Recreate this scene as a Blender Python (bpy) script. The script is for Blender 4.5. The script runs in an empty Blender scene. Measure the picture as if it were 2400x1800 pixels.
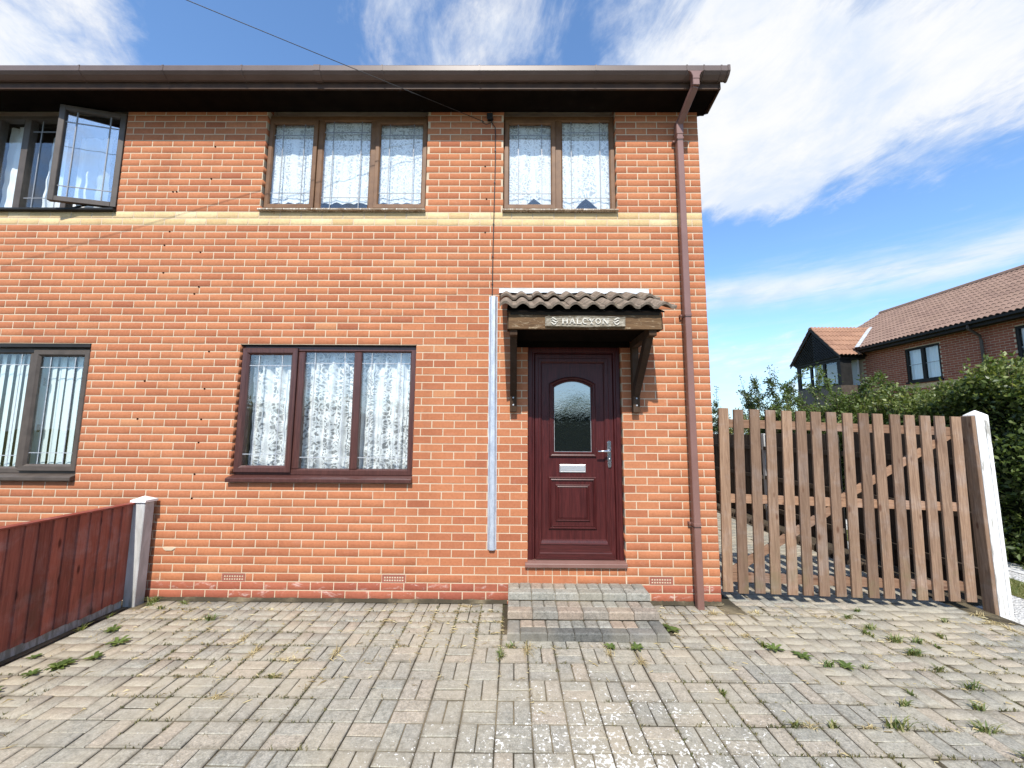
import bpy, bmesh, math, random
import numpy as np
from mathutils import Matrix, Vector
R = math.radians
rnd = random.Random(7)
rng = np.random.default_rng(11)
scene = bpy.context.scene
col = scene.collection

# ------------------------------------------------------------------ camera
CAM = np.array([-1.9787, -4.0790, 1.6029]); PITCH, YAW, ROLL = 0.1151, -0.0067, 0.0060
FOC = 950.0 / 2400.0
def cam_axes():
    cp, sp, cy, sy, cr, sr = math.cos(PITCH), math.sin(PITCH), math.cos(YAW), math.sin(YAW), math.cos(ROLL), math.sin(ROLL)
    f = np.array([sy*cp, cy*cp, sp]); ri = np.array([cy, -sy, 0.0]); up = np.cross(ri, f)
    return ri*cr + up*sr, up*cr - ri*sr, f
AX, AY, AF = cam_axes()
cd = bpy.data.cameras.new('camera'); cam = bpy.data.objects.new('camera', cd); col.objects.link(cam)
cam.matrix_world = Matrix(((AX[0], AY[0], -AF[0], CAM[0]), (AX[1], AY[1], -AF[1], CAM[1]), (AX[2], AY[2], -AF[2], CAM[2]), (0, 0, 0, 1)))
cd.sensor_width = 36.0; cd.lens = 36.0*FOC; cd.clip_start = 0.05; cd.clip_end = 2000
scene.camera = cam
def proj(p):
    d = np.asarray(p) - CAM; w = d @ AF
    return (FOC*(d @ AX)/w + .5, .5 - FOC*(d @ AY)/w*4/3, w) if w > .05 else (9, 9, w)
def in_view(p, m=.03):
    u, v, w = proj(p); return -m < u < 1+m and -m < v < 1+m

# ------------------------------------------------------------------ sun, sky, exposure
SUN_EL, SUN_AZ = R(48), R(4.5)
sd = bpy.data.lights.new('sun', 'SUN'); sun = bpy.data.objects.new('sun', sd); col.objects.link(sun)
sd.energy = 5.0; sd.angle = R(.53); sd.color = (1.0, .95, .87)
sv = Vector((math.sin(SUN_AZ)*math.cos(SUN_EL), math.cos(SUN_AZ)*math.cos(SUN_EL), -math.sin(SUN_EL)))
sun.rotation_euler = sv.to_track_quat('-Z', 'Y').to_euler(); sun.location = (-4, -20, 22)
scene.view_settings.view_transform = 'Standard'; scene.view_settings.look = 'None'
scene.view_settings.exposure = 0.36; scene.view_settings.gamma = 1.0; scene.view_settings.use_curve_mapping = False

class N:
    """small helper round a node tree"""
    def __init__(s, tree): s.t = tree; s.n = tree.nodes; s.l = tree.links
    def new(s, typ, **kw):
        n = s.n.new(typ)
        for k, v in kw.items():
            if k == 'inp':
                for i, x in v.items(): s.put(n, i, x)
            else: setattr(n, k, v)
        return n
    def put(s, n, i, x):
        if hasattr(x, 'default_value') or hasattr(x, 'is_output'): s.l.new(x, n.inputs[i])
        else: n.inputs[i].default_value = x
    def math(s, op, a, b=None, c=None, clamp=False):
        n = s.new('ShaderNodeMath', operation=op, use_clamp=clamp); s.put(n, 0, a)
        if b is not None: s.put(n, 1, b)
        if c is not None: s.put(n, 2, c)
        return n.outputs[0]
    def vmath(s, op, a, b=None):
        n = s.new('ShaderNodeVectorMath', operation=op); s.put(n, 0, a)
        if b is not None: s.put(n, 1, b)
        return n.outputs['Value'] if op in ('DOT_PRODUCT', 'LENGTH', 'DISTANCE') else n.outputs[0]
    def ramp(s, f, lo, hi, smooth=True):
        n = s.new('ShaderNodeMapRange', interpolation_type='SMOOTHSTEP' if smooth else 'LINEAR')
        s.put(n, 0, f); s.put(n, 1, lo); s.put(n, 2, hi); return n.outputs[0]
    def noise(s, vec, scale, detail=4, rough=.55, dist=0, ntype='FBM'):
        n = s.new('ShaderNodeTexNoise'); s.put(n, 'Vector', vec); s.put(n, 'Scale', scale); s.put(n, 'Detail', detail)
        s.put(n, 'Roughness', rough); s.put(n, 'Distortion', dist); return n.outputs[0]
    def mix(s, f, a, b, mode='MIX'):
        n = s.new('ShaderNodeMix', data_type='RGBA', blend_type=mode)
        s.put(n, 0, f)
        for i, x in ((6, a), (7, b)):
            if isinstance(x, (tuple, list)): x = (*x[:3], 1)
            s.put(n, i, x)
        return n.outputs[2]
    def scale(s, vec, sc):
        n = s.new('ShaderNodeVectorMath', operation='MULTIPLY'); s.put(n, 0, vec); n.inputs[1].default_value = sc; return n.outputs[0]

world = bpy.data.worlds.new('World'); scene.world = world; world.use_nodes = True
W = N(world.node_tree); W.n.clear()
sky = W.new('ShaderNodeTexSky', sky_type='NISHITA', sun_disc=False, sun_elevation=SUN_EL, sun_rotation=R(180)+SUN_AZ,
            altitude=50, air_density=1.0, dust_density=.55, ozone_density=2.2)
gen = W.new('ShaderNodeTexCoord').outputs['Generated']
sep = W.new('ShaderNodeSeparateXYZ'); W.put(sep, 0, gen)
zz = W.math('MAXIMUM', sep.outputs[2], 0.0)
den = W.math('ADD', zz, .22)
cmb = W.new('ShaderNodeCombineXYZ'); W.put(cmb, 0, W.math('DIVIDE', sep.outputs[0], den)); W.put(cmb, 1, W.math('DIVIDE', sep.outputs[1], den))
plane = cmb.outputs[0]
rot = W.new('ShaderNodeVectorRotate', rotation_type='Z_AXIS'); W.put(rot, 'Vector', plane); rot.inputs['Angle'].default_value = R(-20)
stre = W.scale(rot.outputs[0], (1.9, 1.0, 1.0))
puff = W.noise(plane, 2.1, 8, .62, .35)
wisp = W.noise(stre, 1.7, 9, .66, .6)
fine = W.noise(stre, 4.5, 8, .68, .5)
def blob(d, r0, r1, w):
    v = Vector(d).normalized()
    dt = W.vmath('DOT_PRODUCT', gen, tuple(v))
    return W.math('MULTIPLY', W.ramp(dt, math.cos(R(r0)), math.cos(R(r1))), w)
cov = None
for d, r0, r1, w in (((.36, .67, .65), 15, 3, .34), ((.40, .74, .54), 9, 2, .30), ((.53, .62, .60), 16, 4, .16), ((.66, .54, .52), 17, 4, .18),
                     ((.47, .76, .46), 7, 2, .10), ((.72, .60, .33), 13, 4, -.20), ((.42, .83, .36), 10, 3, -.20), ((.60, .72, .36), 8, 2, -.10),
                     ((-.66, .50, .55), 13, 3, .18), ((-.48, .60, .64), 10, 3, -.12), ((-.1, .67, .73), 15, 4, .10), ((-.36, .63, .69), 7, 2, -.05)):
    b = blob(d, r0, r1, w); cov = b if cov is None else W.math('ADD', cov, b)
body = W.math('ADD', W.math('MULTIPLY', puff, .75), W.math('MULTIPLY', wisp, .60))
body = W.math('SUBTRACT', body, .19)
body = W.math('ADD', body, W.math('MULTIPLY', W.math('SUBTRACT', fine, .5), .46))
body = W.math('ADD', body, cov)
mask = W.math('MULTIPLY', W.ramp(body, .46, .80), .97)
# thin low streaks and the paler air near the horizon
band = W.new('ShaderNodeCombineXYZ'); W.put(band, 0, W.math('ADD', sep.outputs[0], W.math('MULTIPLY', zz, -.6))); W.put(band, 1, W.math('MULTIPLY', zz, 9.0)); W.put(band, 2, sep.outputs[1])
strk = W.ramp(W.math('ADD', W.noise(band.outputs[0], 1.05, 6, .6, .25), W.math('MULTIPLY', W.math('SUBTRACT', fine, .5), .12)), .46, .70)
strk = W.math('MULTIPLY', strk, W.math('MULTIPLY', W.ramp(zz, .06, .17), W.ramp(zz, .40, .28)))
mask = W.math('MAXIMUM', mask, W.math('MULTIPLY', strk, .70))
wav = W.noise(gen, 2.2, 5, .6, .3)
bz = W.math('ABSOLUTE', W.math('SUBTRACT', W.math('SUBTRACT', zz, .285), W.math('MULTIPLY', W.math('SUBTRACT', wav, .5), .12)))
bnd = W.math('MULTIPLY', W.ramp(bz, .055, .0), W.ramp(W.math('ADD', W.noise(gen, 1.1, 3), blob((.55, .78, .29), 26, 8, .28)), .46, .72))
bnd = W.math('MULTIPLY', bnd, W.ramp(W.noise(band.outputs[0], 3.0, 7, .65, .4), .25, .6))
mask = W.math('MAXIMUM', mask, W.math('MULTIPLY', bnd, .8))
hz = W.math('MULTIPLY', W.ramp(zz, .26, 0.0), .55)
shade = W.ramp(W.math('ADD', W.math('MULTIPLY', W.noise(plane, 3.2, 6, .6, .3), .6), W.math('MULTIPLY', fine, .4)), .35, .62)
cloudcol = W.mix(shade, (.72, .82, .98), (1.0, 1.0, 1.0))
SKY_STR = .15
skyc = W.mix(1.0, sky.outputs[0], (SKY_STR*1.05, SKY_STR*1.28, SKY_STR*1.45), 'MULTIPLY')
skyc = W.mix(hz, skyc, (.46, .64, .86))
skyc = W.mix(mask, skyc, W.mix(1.0, cloudcol, (.80, .80, .80), 'MULTIPLY'))
bg = W.new('ShaderNodeBackground'); W.put(bg, 0, skyc); bg.inputs[1].default_value = 1.0
wo = W.new('ShaderNodeOutputWorld'); W.l.new(bg.outputs[0], wo.inputs[0])

# ------------------------------------------------------------------ materials
MATS = {}
def material(name):
    m = bpy.data.materials.new(name); m.use_nodes = True; m.node_tree.nodes.clear(); MATS[name] = m
    k = N(m.node_tree); k.pos = k.new('ShaderNodeNewGeometry').outputs['Position']
    k.out = k.new('ShaderNodeOutputMaterial'); return k
def piece_rnd(k):
    a = k.new('ShaderNodeAttribute', attribute_name='rnd'); o = k.new('ShaderNodeObjectInfo')
    return k.math('FRACT', k.math('ADD', a.outputs['Fac'], o.outputs['Random']))
def surface(k, color, rough=.8, bump=None, bstr=.3, bdist=.003, spec=.5, metallic=0.0):
    p = k.new('ShaderNodeBsdfPrincipled'); k.put(p, 'Base Color', color if not isinstance(color, tuple) else (*color[:3], 1)); k.put(p, 'Roughness', rough)
    k.put(p, 'Specular IOR Level', spec); k.put(p, 'Metallic', metallic)
    if bump is not None:
        b = k.new('ShaderNodeBump'); k.put(b, 'Height', bump); b.inputs['Strength'].default_value = bstr; b.inputs['Distance'].default_value = bdist
        k.l.new(b.outputs[0], p.inputs['Normal'])
    k.l.new(p.outputs[0], k.out.inputs[0]); return p
def ramp3(k, f, stops):
    n = k.new('ShaderNodeValToRGB'); k.put(n, 0, f); e = n.color_ramp.elements
    while len(e) < len(stops): e.new(.5)
    for i, (p, c) in enumerate(stops): e[i].position = p; e[i].color = (*c, 1)
    return n.outputs[0]
def hue_noise(k, scale, detail=5): return k.noise(k.pos, scale, detail)

def m_brick(name, stops, fleck=None, efflo=.0, low=None):
    k = material(name); r = piece_rnd(k)
    c = ramp3(k, r, stops)
    n1 = k.noise(k.pos, 38, 6, .65); n2 = k.noise(k.scale(k.pos, (9, 9, 60)), 1.0, 4, .6); n3 = k.noise(k.pos, 1.3, 3)
    c = k.mix(k.math('MULTIPLY', k.ramp(n1, .35, .75), .38), c, k.mix(1.0, c, (.62, .55, .52), 'MULTIPLY'))
    c = k.mix(k.math('MULTIPLY', k.ramp(n2, .5, .8), .30), c, k.mix(1.0, c, (1.25, 1.22, 1.2), 'MULTIPLY'))
    c = k.mix(k.math('MULTIPLY', k.ramp(n3, .35, .7), .22), c, k.mix(1.0, c, (.78, .74, .72), 'MULTIPLY'))
    st = k.noise(k.scale(k.pos, (3.2, 3.2, .28)), 1.0, 4, .6); c = k.mix(k.math('MULTIPLY', k.ramp(st, .50, .74), .34), c, k.mix(1.0, c, (.66, .63, .62), 'MULTIPLY'))
    if fleck: c = k.mix(k.math('MULTIPLY', k.ramp(k.noise(k.pos, 55, 5, .7, 1.0), .60, .68), k.ramp(k.noise(k.pos, 5, 2), .42, .62)), c, fleck)
    # pale salt bloom on a few bricks, mostly in the lowest courses
    z = k.new('ShaderNodeSeparateXYZ'); k.put(z, 0, k.pos)
    bloom = k.math('MULTIPLY', k.ramp(k.noise(k.scale(k.pos, (6, 6, 14)), 1.0, 6, .7, .5), .54, .74), k.math('ADD', k.math('MULTIPLY', k.ramp(z.outputs[2], .19, .12), .55), efflo))
    c = k.mix(bloom, c, (.72, .62, .56))
    b = k.math('ADD', k.math('MULTIPLY', k.noise(k.pos, 260, 4, .7), .6), k.math('MULTIPLY', n2, .7))
    surface(k, c, .93, b, .55, .004, .25)
RED = [(0, (.375, .134, .064)), (.3, (.42, .158, .074)), (.65, (.455, .180, .084)), (.9, (.40, .146, .069)), (.96, (.34, .115, .057)), (1, (.49, .225, .108))]
m_brick('brick', RED, efflo=.05)
m_brick('brick_low', [(0, (.33, .105, .06)), (.5, (.38, .125, .07)), (1, (.30, .09, .055))], efflo=.10)
m_brick('brick_buff', [(0, (.58, .42, .215)), (.35, (.68, .51, .28)), (.6, (.54, .37, .18)), (.8, (.64, .47, .25)), (1, (.72, .56, .33))], fleck=(.42, .20, .09))
m_brick('brick_far', [(0, (.30, .10, .06)), (.5, (.34, .115, .07)), (1, (.27, .085, .055))])
k = material('mortar'); n = k.noise(k.pos, 3, 4); n2 = k.noise(k.pos, 180, 4, .7)
surface(k, k.mix(k.ramp(n, .3, .7), k.mix(n2, (.43, .33, .225), (.56, .44, .31)), k.mix(n2, (.48, .375, .26), (.61, .49, .36))), .95, n2, .6, .003, .2)

def m_paint(name, c1, c2, rough=.45, scale=6, bump=60, bstr=.1, spec=.5, chip=None, chipamt=.7):
    k = material(name); c = k.mix(k.ramp(k.noise(k.pos, scale, 5), .3, .7), c1, c2)
    if chip:
        f = k.ramp(k.noise(k.scale(k.pos, (60, 60, 14)), 1.0, 6, .7, .6), chipamt, chipamt+.04); c = k.mix(f, c, chip)
    surface(k, c, rough, k.noise(k.pos, bump, 4, .6), bstr, .002, spec); return k
m_paint('stained_timber', (.115, .052, .020), (.165, .080, .032), .55, 9, 90, .25, .4, (.62, .52, .33), .74)
m_paint('stained_sill', (.20, .13, .08), (.40, .33, .25), .8, 14, 90, .4, .3, (.70, .66, .58), .55)
m_paint('grey_brown_frame', (.060, .046, .036), (.085, .066, .052), .5, 9, 90, .15, .4)
def m_grain(name, c1, c2, axis='Z', rough=.35, spec=.5, bstr=.08, sc=1.0):
    k = material(name); s = {'Z': (70, 70, 4), 'X': (4, 70, 70), 'Y': (70, 4, 70)}[axis]
    g = k.noise(k.scale(k.pos, tuple(x*sc for x in s)), 1.0, 6, .65, .8)
    surface(k, k.mix(k.ramp(g, .35, .7), c1, c2), rough, g, bstr, .002, spec)
m_grain('rosewood', (.040, .0075, .0075), (.076, .015, .014), 'Z', .36, .28)
m_grain('rosewood_h', (.040, .0075, .0075), (.076, .015, .014), 'X', .33, .45)
m_grain('mahogany_v', (.055, .021, .017), (.095, .037, .029), 'Z', .32)
m_paint('brown_plastic', (.175, .090, .072), (.200, .105, .085), .38, 4, 30, .04)
m_paint('gutter_plastic', (.110, .078, .067), (.130, .094, .082), .42, 4, 30, .05, .3)
m_paint('fascia_brown', (.040, .020, .011), (.065, .033, .018), .6, 7, 60, .15, .25)
m_paint('black_timber', (.010, .010, .010), (.020, .019, .018), .6, 6, 60, .15, .25)
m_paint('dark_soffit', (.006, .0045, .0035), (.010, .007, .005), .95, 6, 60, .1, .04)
m_paint('lead_grey', (.30, .32, .34), (.42, .44, .46), .5, 30, 80, .2)
k = material('lead_came'); surface(k, (.22, .23, .25), .45, None, spec=.6)
k = material('flashing'); n = k.noise(k.scale(k.pos, (3, 3, 22)), 1.0, 6, .65, .8)
surface(k, k.mix(k.ramp(n, .3, .7), (.32, .34, .36), (.55, .56, .56)), .6, k.noise(k.pos, 14, 5, .6), .6, .012, .5)
k = material('galvanised'); vo = k.new('ShaderNodeTexVoronoi'); k.put(vo, 'Vector', k.pos); vo.inputs['Scale'].default_value = 70
n = k.noise(k.scale(k.pos, (30, 30, 8)), 1.0, 6, .7)
surface(k, k.mix(k.ramp(n, .35, .7), k.mix(vo.outputs['Distance'], (.30, .34, .40), (.42, .46, .52)), (.55, .58, .62)), .48, n, .1, .002, .5, .35)
k = material('chrome'); surface(k, (.72, .72, .72), .22, None, metallic=1.0)
k = material('brushed_alloy'); surface(k, k.mix(k.noise(k.scale(k.pos, (4, 4, 300)), 1.0, 3), (.55, .55, .55), (.75, .75, .74)), .35, None, metallic=.75)
k = material('black_cable'); surface(k, (.012, .011, .011), .5)

def m_glass(name, refl, tint=(.93, .96, .95), wav=0.0, ws=3.0):
    k = material(name); ge = k.n['Geometry'] if 'Geometry' in k.n else None
    ct = k.math('ABSOLUTE', k.vmath('DOT_PRODUCT', ge.outputs['Normal'], ge.outputs['Incoming']))
    fr = k.math('ADD', refl, k.math('MULTIPLY', k.math('POWER', k.math('SUBTRACT', 1.0, ct), 5.0), 1-refl), clamp=True)
    t = k.new('ShaderNodeBsdfTransparent'); t.inputs[0].default_value = (*tint, 1)
    g = k.new('ShaderNodeBsdfGlossy'); g.inputs['Roughness'].default_value = 0.0; g.inputs[0].default_value = (.95, .97, 1, 1)
    if wav:
        b = k.new('ShaderNodeBump'); k.put(b, 'Height', k.noise(k.pos, ws, 2)); b.inputs['Strength'].default_value = wav; b.inputs['Distance'].default_value = .02
        k.l.new(b.outputs[0], g.inputs['Normal'])
    mx = k.new('ShaderNodeMixShader'); k.l.new(fr, mx.inputs[0]); k.l.new(t.outputs[0], mx.inputs[1]); k.l.new(g.outputs[0], mx.inputs[2])
    k.l.new(mx.outputs[0], k.out.inputs[0])
m_glass('glass', .075, (.97, .985, .98), wav=.06)
m_glass('coated_glass', .30, (.90, .93, .93), wav=.05)
k = material('obscure_glass')
n = k.noise(k.pos, 28, 3, .6, 1.5)
p = surface(k, (.010, .013, .013), .03, n, .10, .004, 1.0); p.inputs['IOR'].default_value = 2.3

def m_lace(name, scale, hole, seed, foldamt=.8, base=(.88, .89, .90)):
    k = material(name); off = k.vmath('ADD', k.pos, (seed, 0, seed*.37))
    flat = k.scale(off, (1, .25, 1))
    warp = k.new('ShaderNodeTexNoise'); k.put(warp, 'Vector', flat); warp.inputs['Scale'].default_value = scale*.45; warp.inputs['Detail'].default_value = 1.5
    wv = k.vmath('ADD', flat, k.scale(k.vmath('SUBTRACT', warp.outputs[1], (.5, .5, .5)), (.11, 0, .11)))
    v1 = k.new('ShaderNodeTexVoronoi', feature='F1'); k.put(v1, 'Vector', wv); v1.inputs['Scale'].default_value = scale
    ring = k.math('SINE', k.math('MULTIPLY', v1.outputs['Distance'], 17.0))
    v2 = k.new('ShaderNodeTexVoronoi', feature='DISTANCE_TO_EDGE'); k.put(v2, 'Vector', wv); v2.inputs['Scale'].default_value = scale*1.7
    stem = k.ramp(v2.outputs['Distance'], .10, .045)
    pat = k.math('MAXIMUM', k.ramp(ring, .0, .55), stem)
    fold = k.ramp(k.noise(k.scale(off, (11, 0, .5)), 1.0, 3, .6), .46, .60)
    pat = k.math('MAXIMUM', pat, k.math('MULTIPLY', fold, foldamt))
    mesh = k.ramp(k.noise(k.pos, 500, 1), .4, .6)
    alpha = k.math('ADD', k.math('MULTIPLY', pat, 1-hole), hole)
    alpha = k.math('MULTIPLY', alpha, k.math('ADD', k.math('MULTIPLY', mesh, .15), .85))
    d = k.new('ShaderNodeBsdfDiffuse'); d.inputs[0].default_value = (*base, 1)
    tl = k.new('ShaderNodeBsdfTranslucent'); tl.inputs[0].default_value = (*base, 1)
    m1 = k.new('ShaderNodeMixShader'); m1.inputs[0].default_value = .10; k.l.new(d.outputs[0], m1.inputs[1]); k.l.new(tl.outputs[0], m1.inputs[2])
    tr = k.new('ShaderNodeBsdfTransparent')
    m2 = k.new('ShaderNodeMixShader'); k.put(m2, 0, alpha); k.l.new(tr.outputs[0], m2.inputs[1]); k.l.new(m1.outputs[0], m2.inputs[2])
    k.l.new(m2.outputs[0], k.out.inputs[0])
m_lace('lace_bold', 12, .36, 1.7, .9)
m_lace('lace_fine', 15, .58, 4.1, .8)
m_lace('lace_flower', 14, .55, 8.3, .8)
k = material('cotton'); surface(k, (.78, .79, .80), .9, k.noise(k.pos, 60, 3), .1)
k = material('blind_fabric'); surface(k, k.mix(k.noise(k.pos, 40, 3), (.60, .68, .68), (.70, .78, .78)), .85, None, spec=.2)
k = material('room_paint'); surface(k, (.50, .52, .52), .9)
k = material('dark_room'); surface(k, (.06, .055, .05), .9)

def m_paver(name, stops, lichen=True):
    k = material(name); r = piece_rnd(k); c = ramp3(k, r, stops)
    n1 = k.noise(k.pos, 26, 6, .7); n2 = k.noise(k.pos, 110, 5, .7); n3 = k.noise(k.pos, .9, 4, .6)
    c = k.mix(k.math('MULTIPLY', k.ramp(n1, .35, .68), .75), c, k.mix(1.0, c, (.58, .58, .56), 'MULTIPLY'))
    c = k.mix(k.math('MULTIPLY', k.ramp(n2, .44, .62), .85), c, k.mix(1.0, c, (1.48, 1.45, 1.38), 'MULTIPLY'))
    c = k.mix(k.math('MULTIPLY', k.ramp(k.noise(k.pos, 62, 5, .7), .52, .68), .7), c, k.mix(1.0, c, (.48, .48, .46), 'MULTIPLY'))
    c = k.mix(k.math('MULTIPLY', k.ramp(n3, .38, .66), .60), c, (.40, .345, .25))     # trodden sandy dirt
    if lichen:
        s = k.new('ShaderNodeSeparateXYZ'); k.put(s, 0, k.pos)
        gx = k.math('PINGPONG', k.math('ADD', s.outputs[0], 2.075+.2015*40), .2015/2); gy = k.math('PINGPONG', k.math('ADD', s.outputs[1], .19+.2015*60), .2015/2)
        edge = k.math('MINIMUM', gx, gy); wob = k.noise(k.pos, 14, 5, .7)
        ed_ = k.math('MULTIPLY', k.ramp(k.math('ADD', edge, k.math('MULTIPLY', wob, .022)), .036, .010), k.ramp(k.noise(k.pos, 2.2, 4), .35, .6))
        c = k.mix(k.math('MULTIPLY', ed_, .62), c, (.115, .095, .066))
        cx = k.math('SUBTRACT', 1.0, k.math('MULTIPLY', k.math('ABSOLUTE', k.math('ADD', s.outputs[0], 1.45)), .38))
        cy = k.ramp(s.outputs[1], -.10, -1.9, False)
        dens = k.math('MULTIPLY', k.math('MAXIMUM', cx, .42), cy)
        sp = k.noise(k.pos, 50, 4, .62, .5); sp2 = k.noise(k.pos, 4.5, 3, .6)
        th = k.math('SUBTRACT', .80, k.math('MULTIPLY', dens, k.math('ADD', k.math('MULTIPLY', sp2, .36), .10)))
        li = k.ramp(k.math('SUBTRACT', sp, th), 0.0, .035)
        c = k.mix(k.math('MULTIPLY', li, .9), c, (.70, .69, .64))
    b = k.math('ADD', k.math('MULTIPLY', n2, .6), k.math('MULTIPLY', n1, .6))
    surface(k, c, .95, b, .7, .004, .2)
m_paver('paver', [(0, (.265, .256, .222)), (.25, (.295, .284, .243)), (.5, (.32, .30, .25)), (.68, (.345, .298, .24)), (.82, (.305, .288, .245)), (1, (.275, .265, .232))])
m_paver('paver_grey', [(0, (.205, .20, .175)), (.5, (.25, .245, .215)), (1, (.285, .275, .24))], False)
m_paver('paver_buff', [(0, (.22, .21, .185)), (.4, (.26, .235, .195)), (.7, (.31, .235, .18)), (1, (.235, .222, .195))], False)
m_paver('paver_dark', [(0, (.105, .105, .098)), (.5, (.135, .135, .125)), (1, (.165, .16, .15))], False)
k = material('joint_sand'); n = k.noise(k.pos, 8, 6, .7); n2 = k.noise(k.pos, 200, 4, .7)
surface(k, k.mix(k.ramp(k.noise(k.pos, 1.6, 5, .65), .46, .66), k.mix(n2, (.030, .026, .018), (.085, .070, .046)), k.mix(n2, (.15, .12, .075), (.28, .23, .145))), 1.0, n2, .9, .006, .1)
k = material('gravel'); v = k.new('ShaderNodeTexVoronoi'); k.put(v, 'Vector', k.pos); v.inputs['Scale'].default_value = 42
surface(k, k.mix(k.noise(k.pos, 2, 3), k.mix(v.outputs['Color'], (.36, .35, .33), (.62, .61, .58)), (.55, .53, .49)), .95, v.outputs['Distance'], 1.0, .02, .2)
k = material('soil'); surface(k, k.mix(k.noise(k.pos, 30, 5), (.05, .04, .03), (.12, .095, .065)), 1.0, k.noise(k.pos, 60, 5), 1.0, .02, .1)
k = material('turf'); surface(k, k.mix(k.noise(k.pos, 3, 6), (.10, .12, .035), (.20, .18, .07)), 1.0, k.noise(k.pos, 60, 5), 1.0, .03, .1)
k = material('pale_concrete'); surface(k, k.mix(k.noise(k.pos, 12, 6), (.46, .45, .43), (.62, .61, .58)), .95, k.noise(k.pos, 90, 4), .4, .004, .2)
def m_timber(name, c1, c2, knot, axis='Z', rough=.85, bstr=.5, moss=None):
    k = material(name); r = piece_rnd(k)
    s = {'Z': (55, 55, 3.0), 'Y': (55, 3.0, 55), 'X': (3.0, 55, 55)}[axis]
    off = k.vmath('ADD', k.pos, k.scale(k.math('MULTIPLY', r, 40.0), (1, 1, 1)))
    g = k.noise(k.scale(off, s), 1.0, 6, .68, 1.2); g2 = k.noise(k.scale(off, tuple(x*.22 for x in s)), 1.0, 3)
    kn = k.new('ShaderNodeTexVoronoi'); k.put(kn, 'Vector', k.scale(off, tuple({3.0: 3.4, 55: 9.0}[x] for x in s))); kn.inputs['Scale'].default_value = 1.0
    c = k.mix(k.ramp(g, .3, .75), c1, c2)
    c = k.mix(k.math('MULTIPLY', k.ramp(g2, .4, .7), .4), c, k.mix(1.0, c, (.70, .68, .66), 'MULTIPLY'))
    c = k.mix(1.0, c, ramp3(k, r, [(0, (.70, .68, .68)), (.5, (1, 1, 1)), (1, (1.22, 1.2, 1.16))]), 'MULTIPLY')
    c = k.mix(k.math('MULTIPLY', k.ramp(kn.outputs['Distance'], .17, .06), .85), c, knot)
    pt = k.noise(k.pos, 4.5, 5, .65, .4); gry = k.new('ShaderNodeHueSaturation'); gry.inputs['Saturation'].default_value = .62; gry.inputs['Value'].default_value = 1.22; k.put(gry, 'Color', c)
    c = k.mix(k.math('MULTIPLY', k.ramp(pt, .45, .70), .55), c, gry.outputs[0])
    if moss:
        z = k.new('ShaderNodeSeparateXYZ'); k.put(z, 0, k.pos)
        c = k.mix(k.math('MULTIPLY', k.ramp(z.outputs[2], .7, .0), k.math('MULTIPLY', k.ramp(k.noise(k.pos, 6, 4), .45, .7), .6)), c, moss)
    surface(k, c, rough, g, bstr, .003, .25)
m_timber('gate_wood', (.165, .100, .064), (.300, .196, .128), (.10, .045, .025), 'Z', moss=(.15, .12, .06))
m_timber('gate_wood_x', (.20, .112, .068), (.33, .20, .125), (.10, .045, .025), 'X')
m_timber('red_fence', (.225, .066, .046), (.33, .106, .072), (.055, .014, .010), 'Z', .8, moss=(.10, .055, .035))
m_timber('red_rail', (.20, .045, .030), (.26, .065, .042), (.06, .015, .010), 'Y', .7)
m_timber('dark_fence', (.050, .036, .024), (.085, .062, .042), (.03, .02, .014), 'Z')
m_timber('canopy_wood', (.085, .045, .020), (.150, .085, .040), (.05, .025, .012), 'X')
m_timber('bracket_wood', (.040, .022, .012), (.065, .036, .019), (.02, .012, .007), 'Z', .9, .4)
k = material('peeling_wood'); g = k.noise(k.scale(k.pos, (5, 40, 55)), 1.0, 6, .7, 1.0); ch = k.noise(k.scale(k.pos, (14, 30, 60)), 1.0, 6, .72, .8)
c = k.mix(k.ramp(g, .3, .7), (.080, .042, .018), (.150, .085, .038)); c = k.mix(k.math('MULTIPLY', k.ramp(ch, .56, .64), .75), c, (.42, .33, .21))
surface(k, c, .8, ch, .5, .004, .3)
k = material('old_concrete_tile'); n = k.noise(k.pos, 16, 6, .7); n2 = k.noise(k.pos, 90, 5, .7); n3 = k.noise(k.pos, 5, 4, .6)
c = k.mix(k.ramp(n, .3, .7), (.125, .094, .070), (.26, .205, .155)); c = k.mix(k.math('MULTIPLY', k.ramp(n2, .5, .75), .5), c, (.36, .31, .26)); c = k.mix(k.math('MULTIPLY', k.ramp(n3, .52, .66), .5), c, (.055, .05, .035))
c = k.mix(k.ramp(k.noise(k.pos, 21, 5, .7, .7), .66, .71), c, (.50, .42, .16))
surface(k, c, .95, n2, .8, .006, .2)
def m_tile(name, stops):
    k = material(name); r = piece_rnd(k); c = ramp3(k, r, stops)
    c = k.mix(k.math('MULTIPLY', k.ramp(k.noise(k.pos, 7, 5), .4, .7), .3), c, k.mix(1.0, c, (.7, .7, .7), 'MULTIPLY'))
    surface(k, c, .9, k.noise(k.pos, 80, 4), .3, .004, .25)
m_tile('roof_tile_brown', [(0, (.215, .140, .105)), (.5, (.245, .160, .122)), (1, (.19, .122, .094))])
m_tile('roof_tile_red', [(0, (.30, .165, .105)), (.5, (.34, .19, .12)), (1, (.26, .14, .09))])
k = material('white_paint'); n = k.noise(k.scale(k.pos, (14, 14, 3)), 1.0, 6, .65, .6)
surface(k, k.mix(k.ramp(n, .52, .68), (.74, .73, .70), (.33, .31, .27)), .75, k.noise(k.pos, 50, 4), .3, .004, .3)
k = material('post_concrete'); n = k.noise(k.scale(k.pos, (20, 20, 4)), 1.0, 6, .68, .6); z = k.new('ShaderNodeSeparateXYZ'); k.put(z, 0, k.pos)
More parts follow.
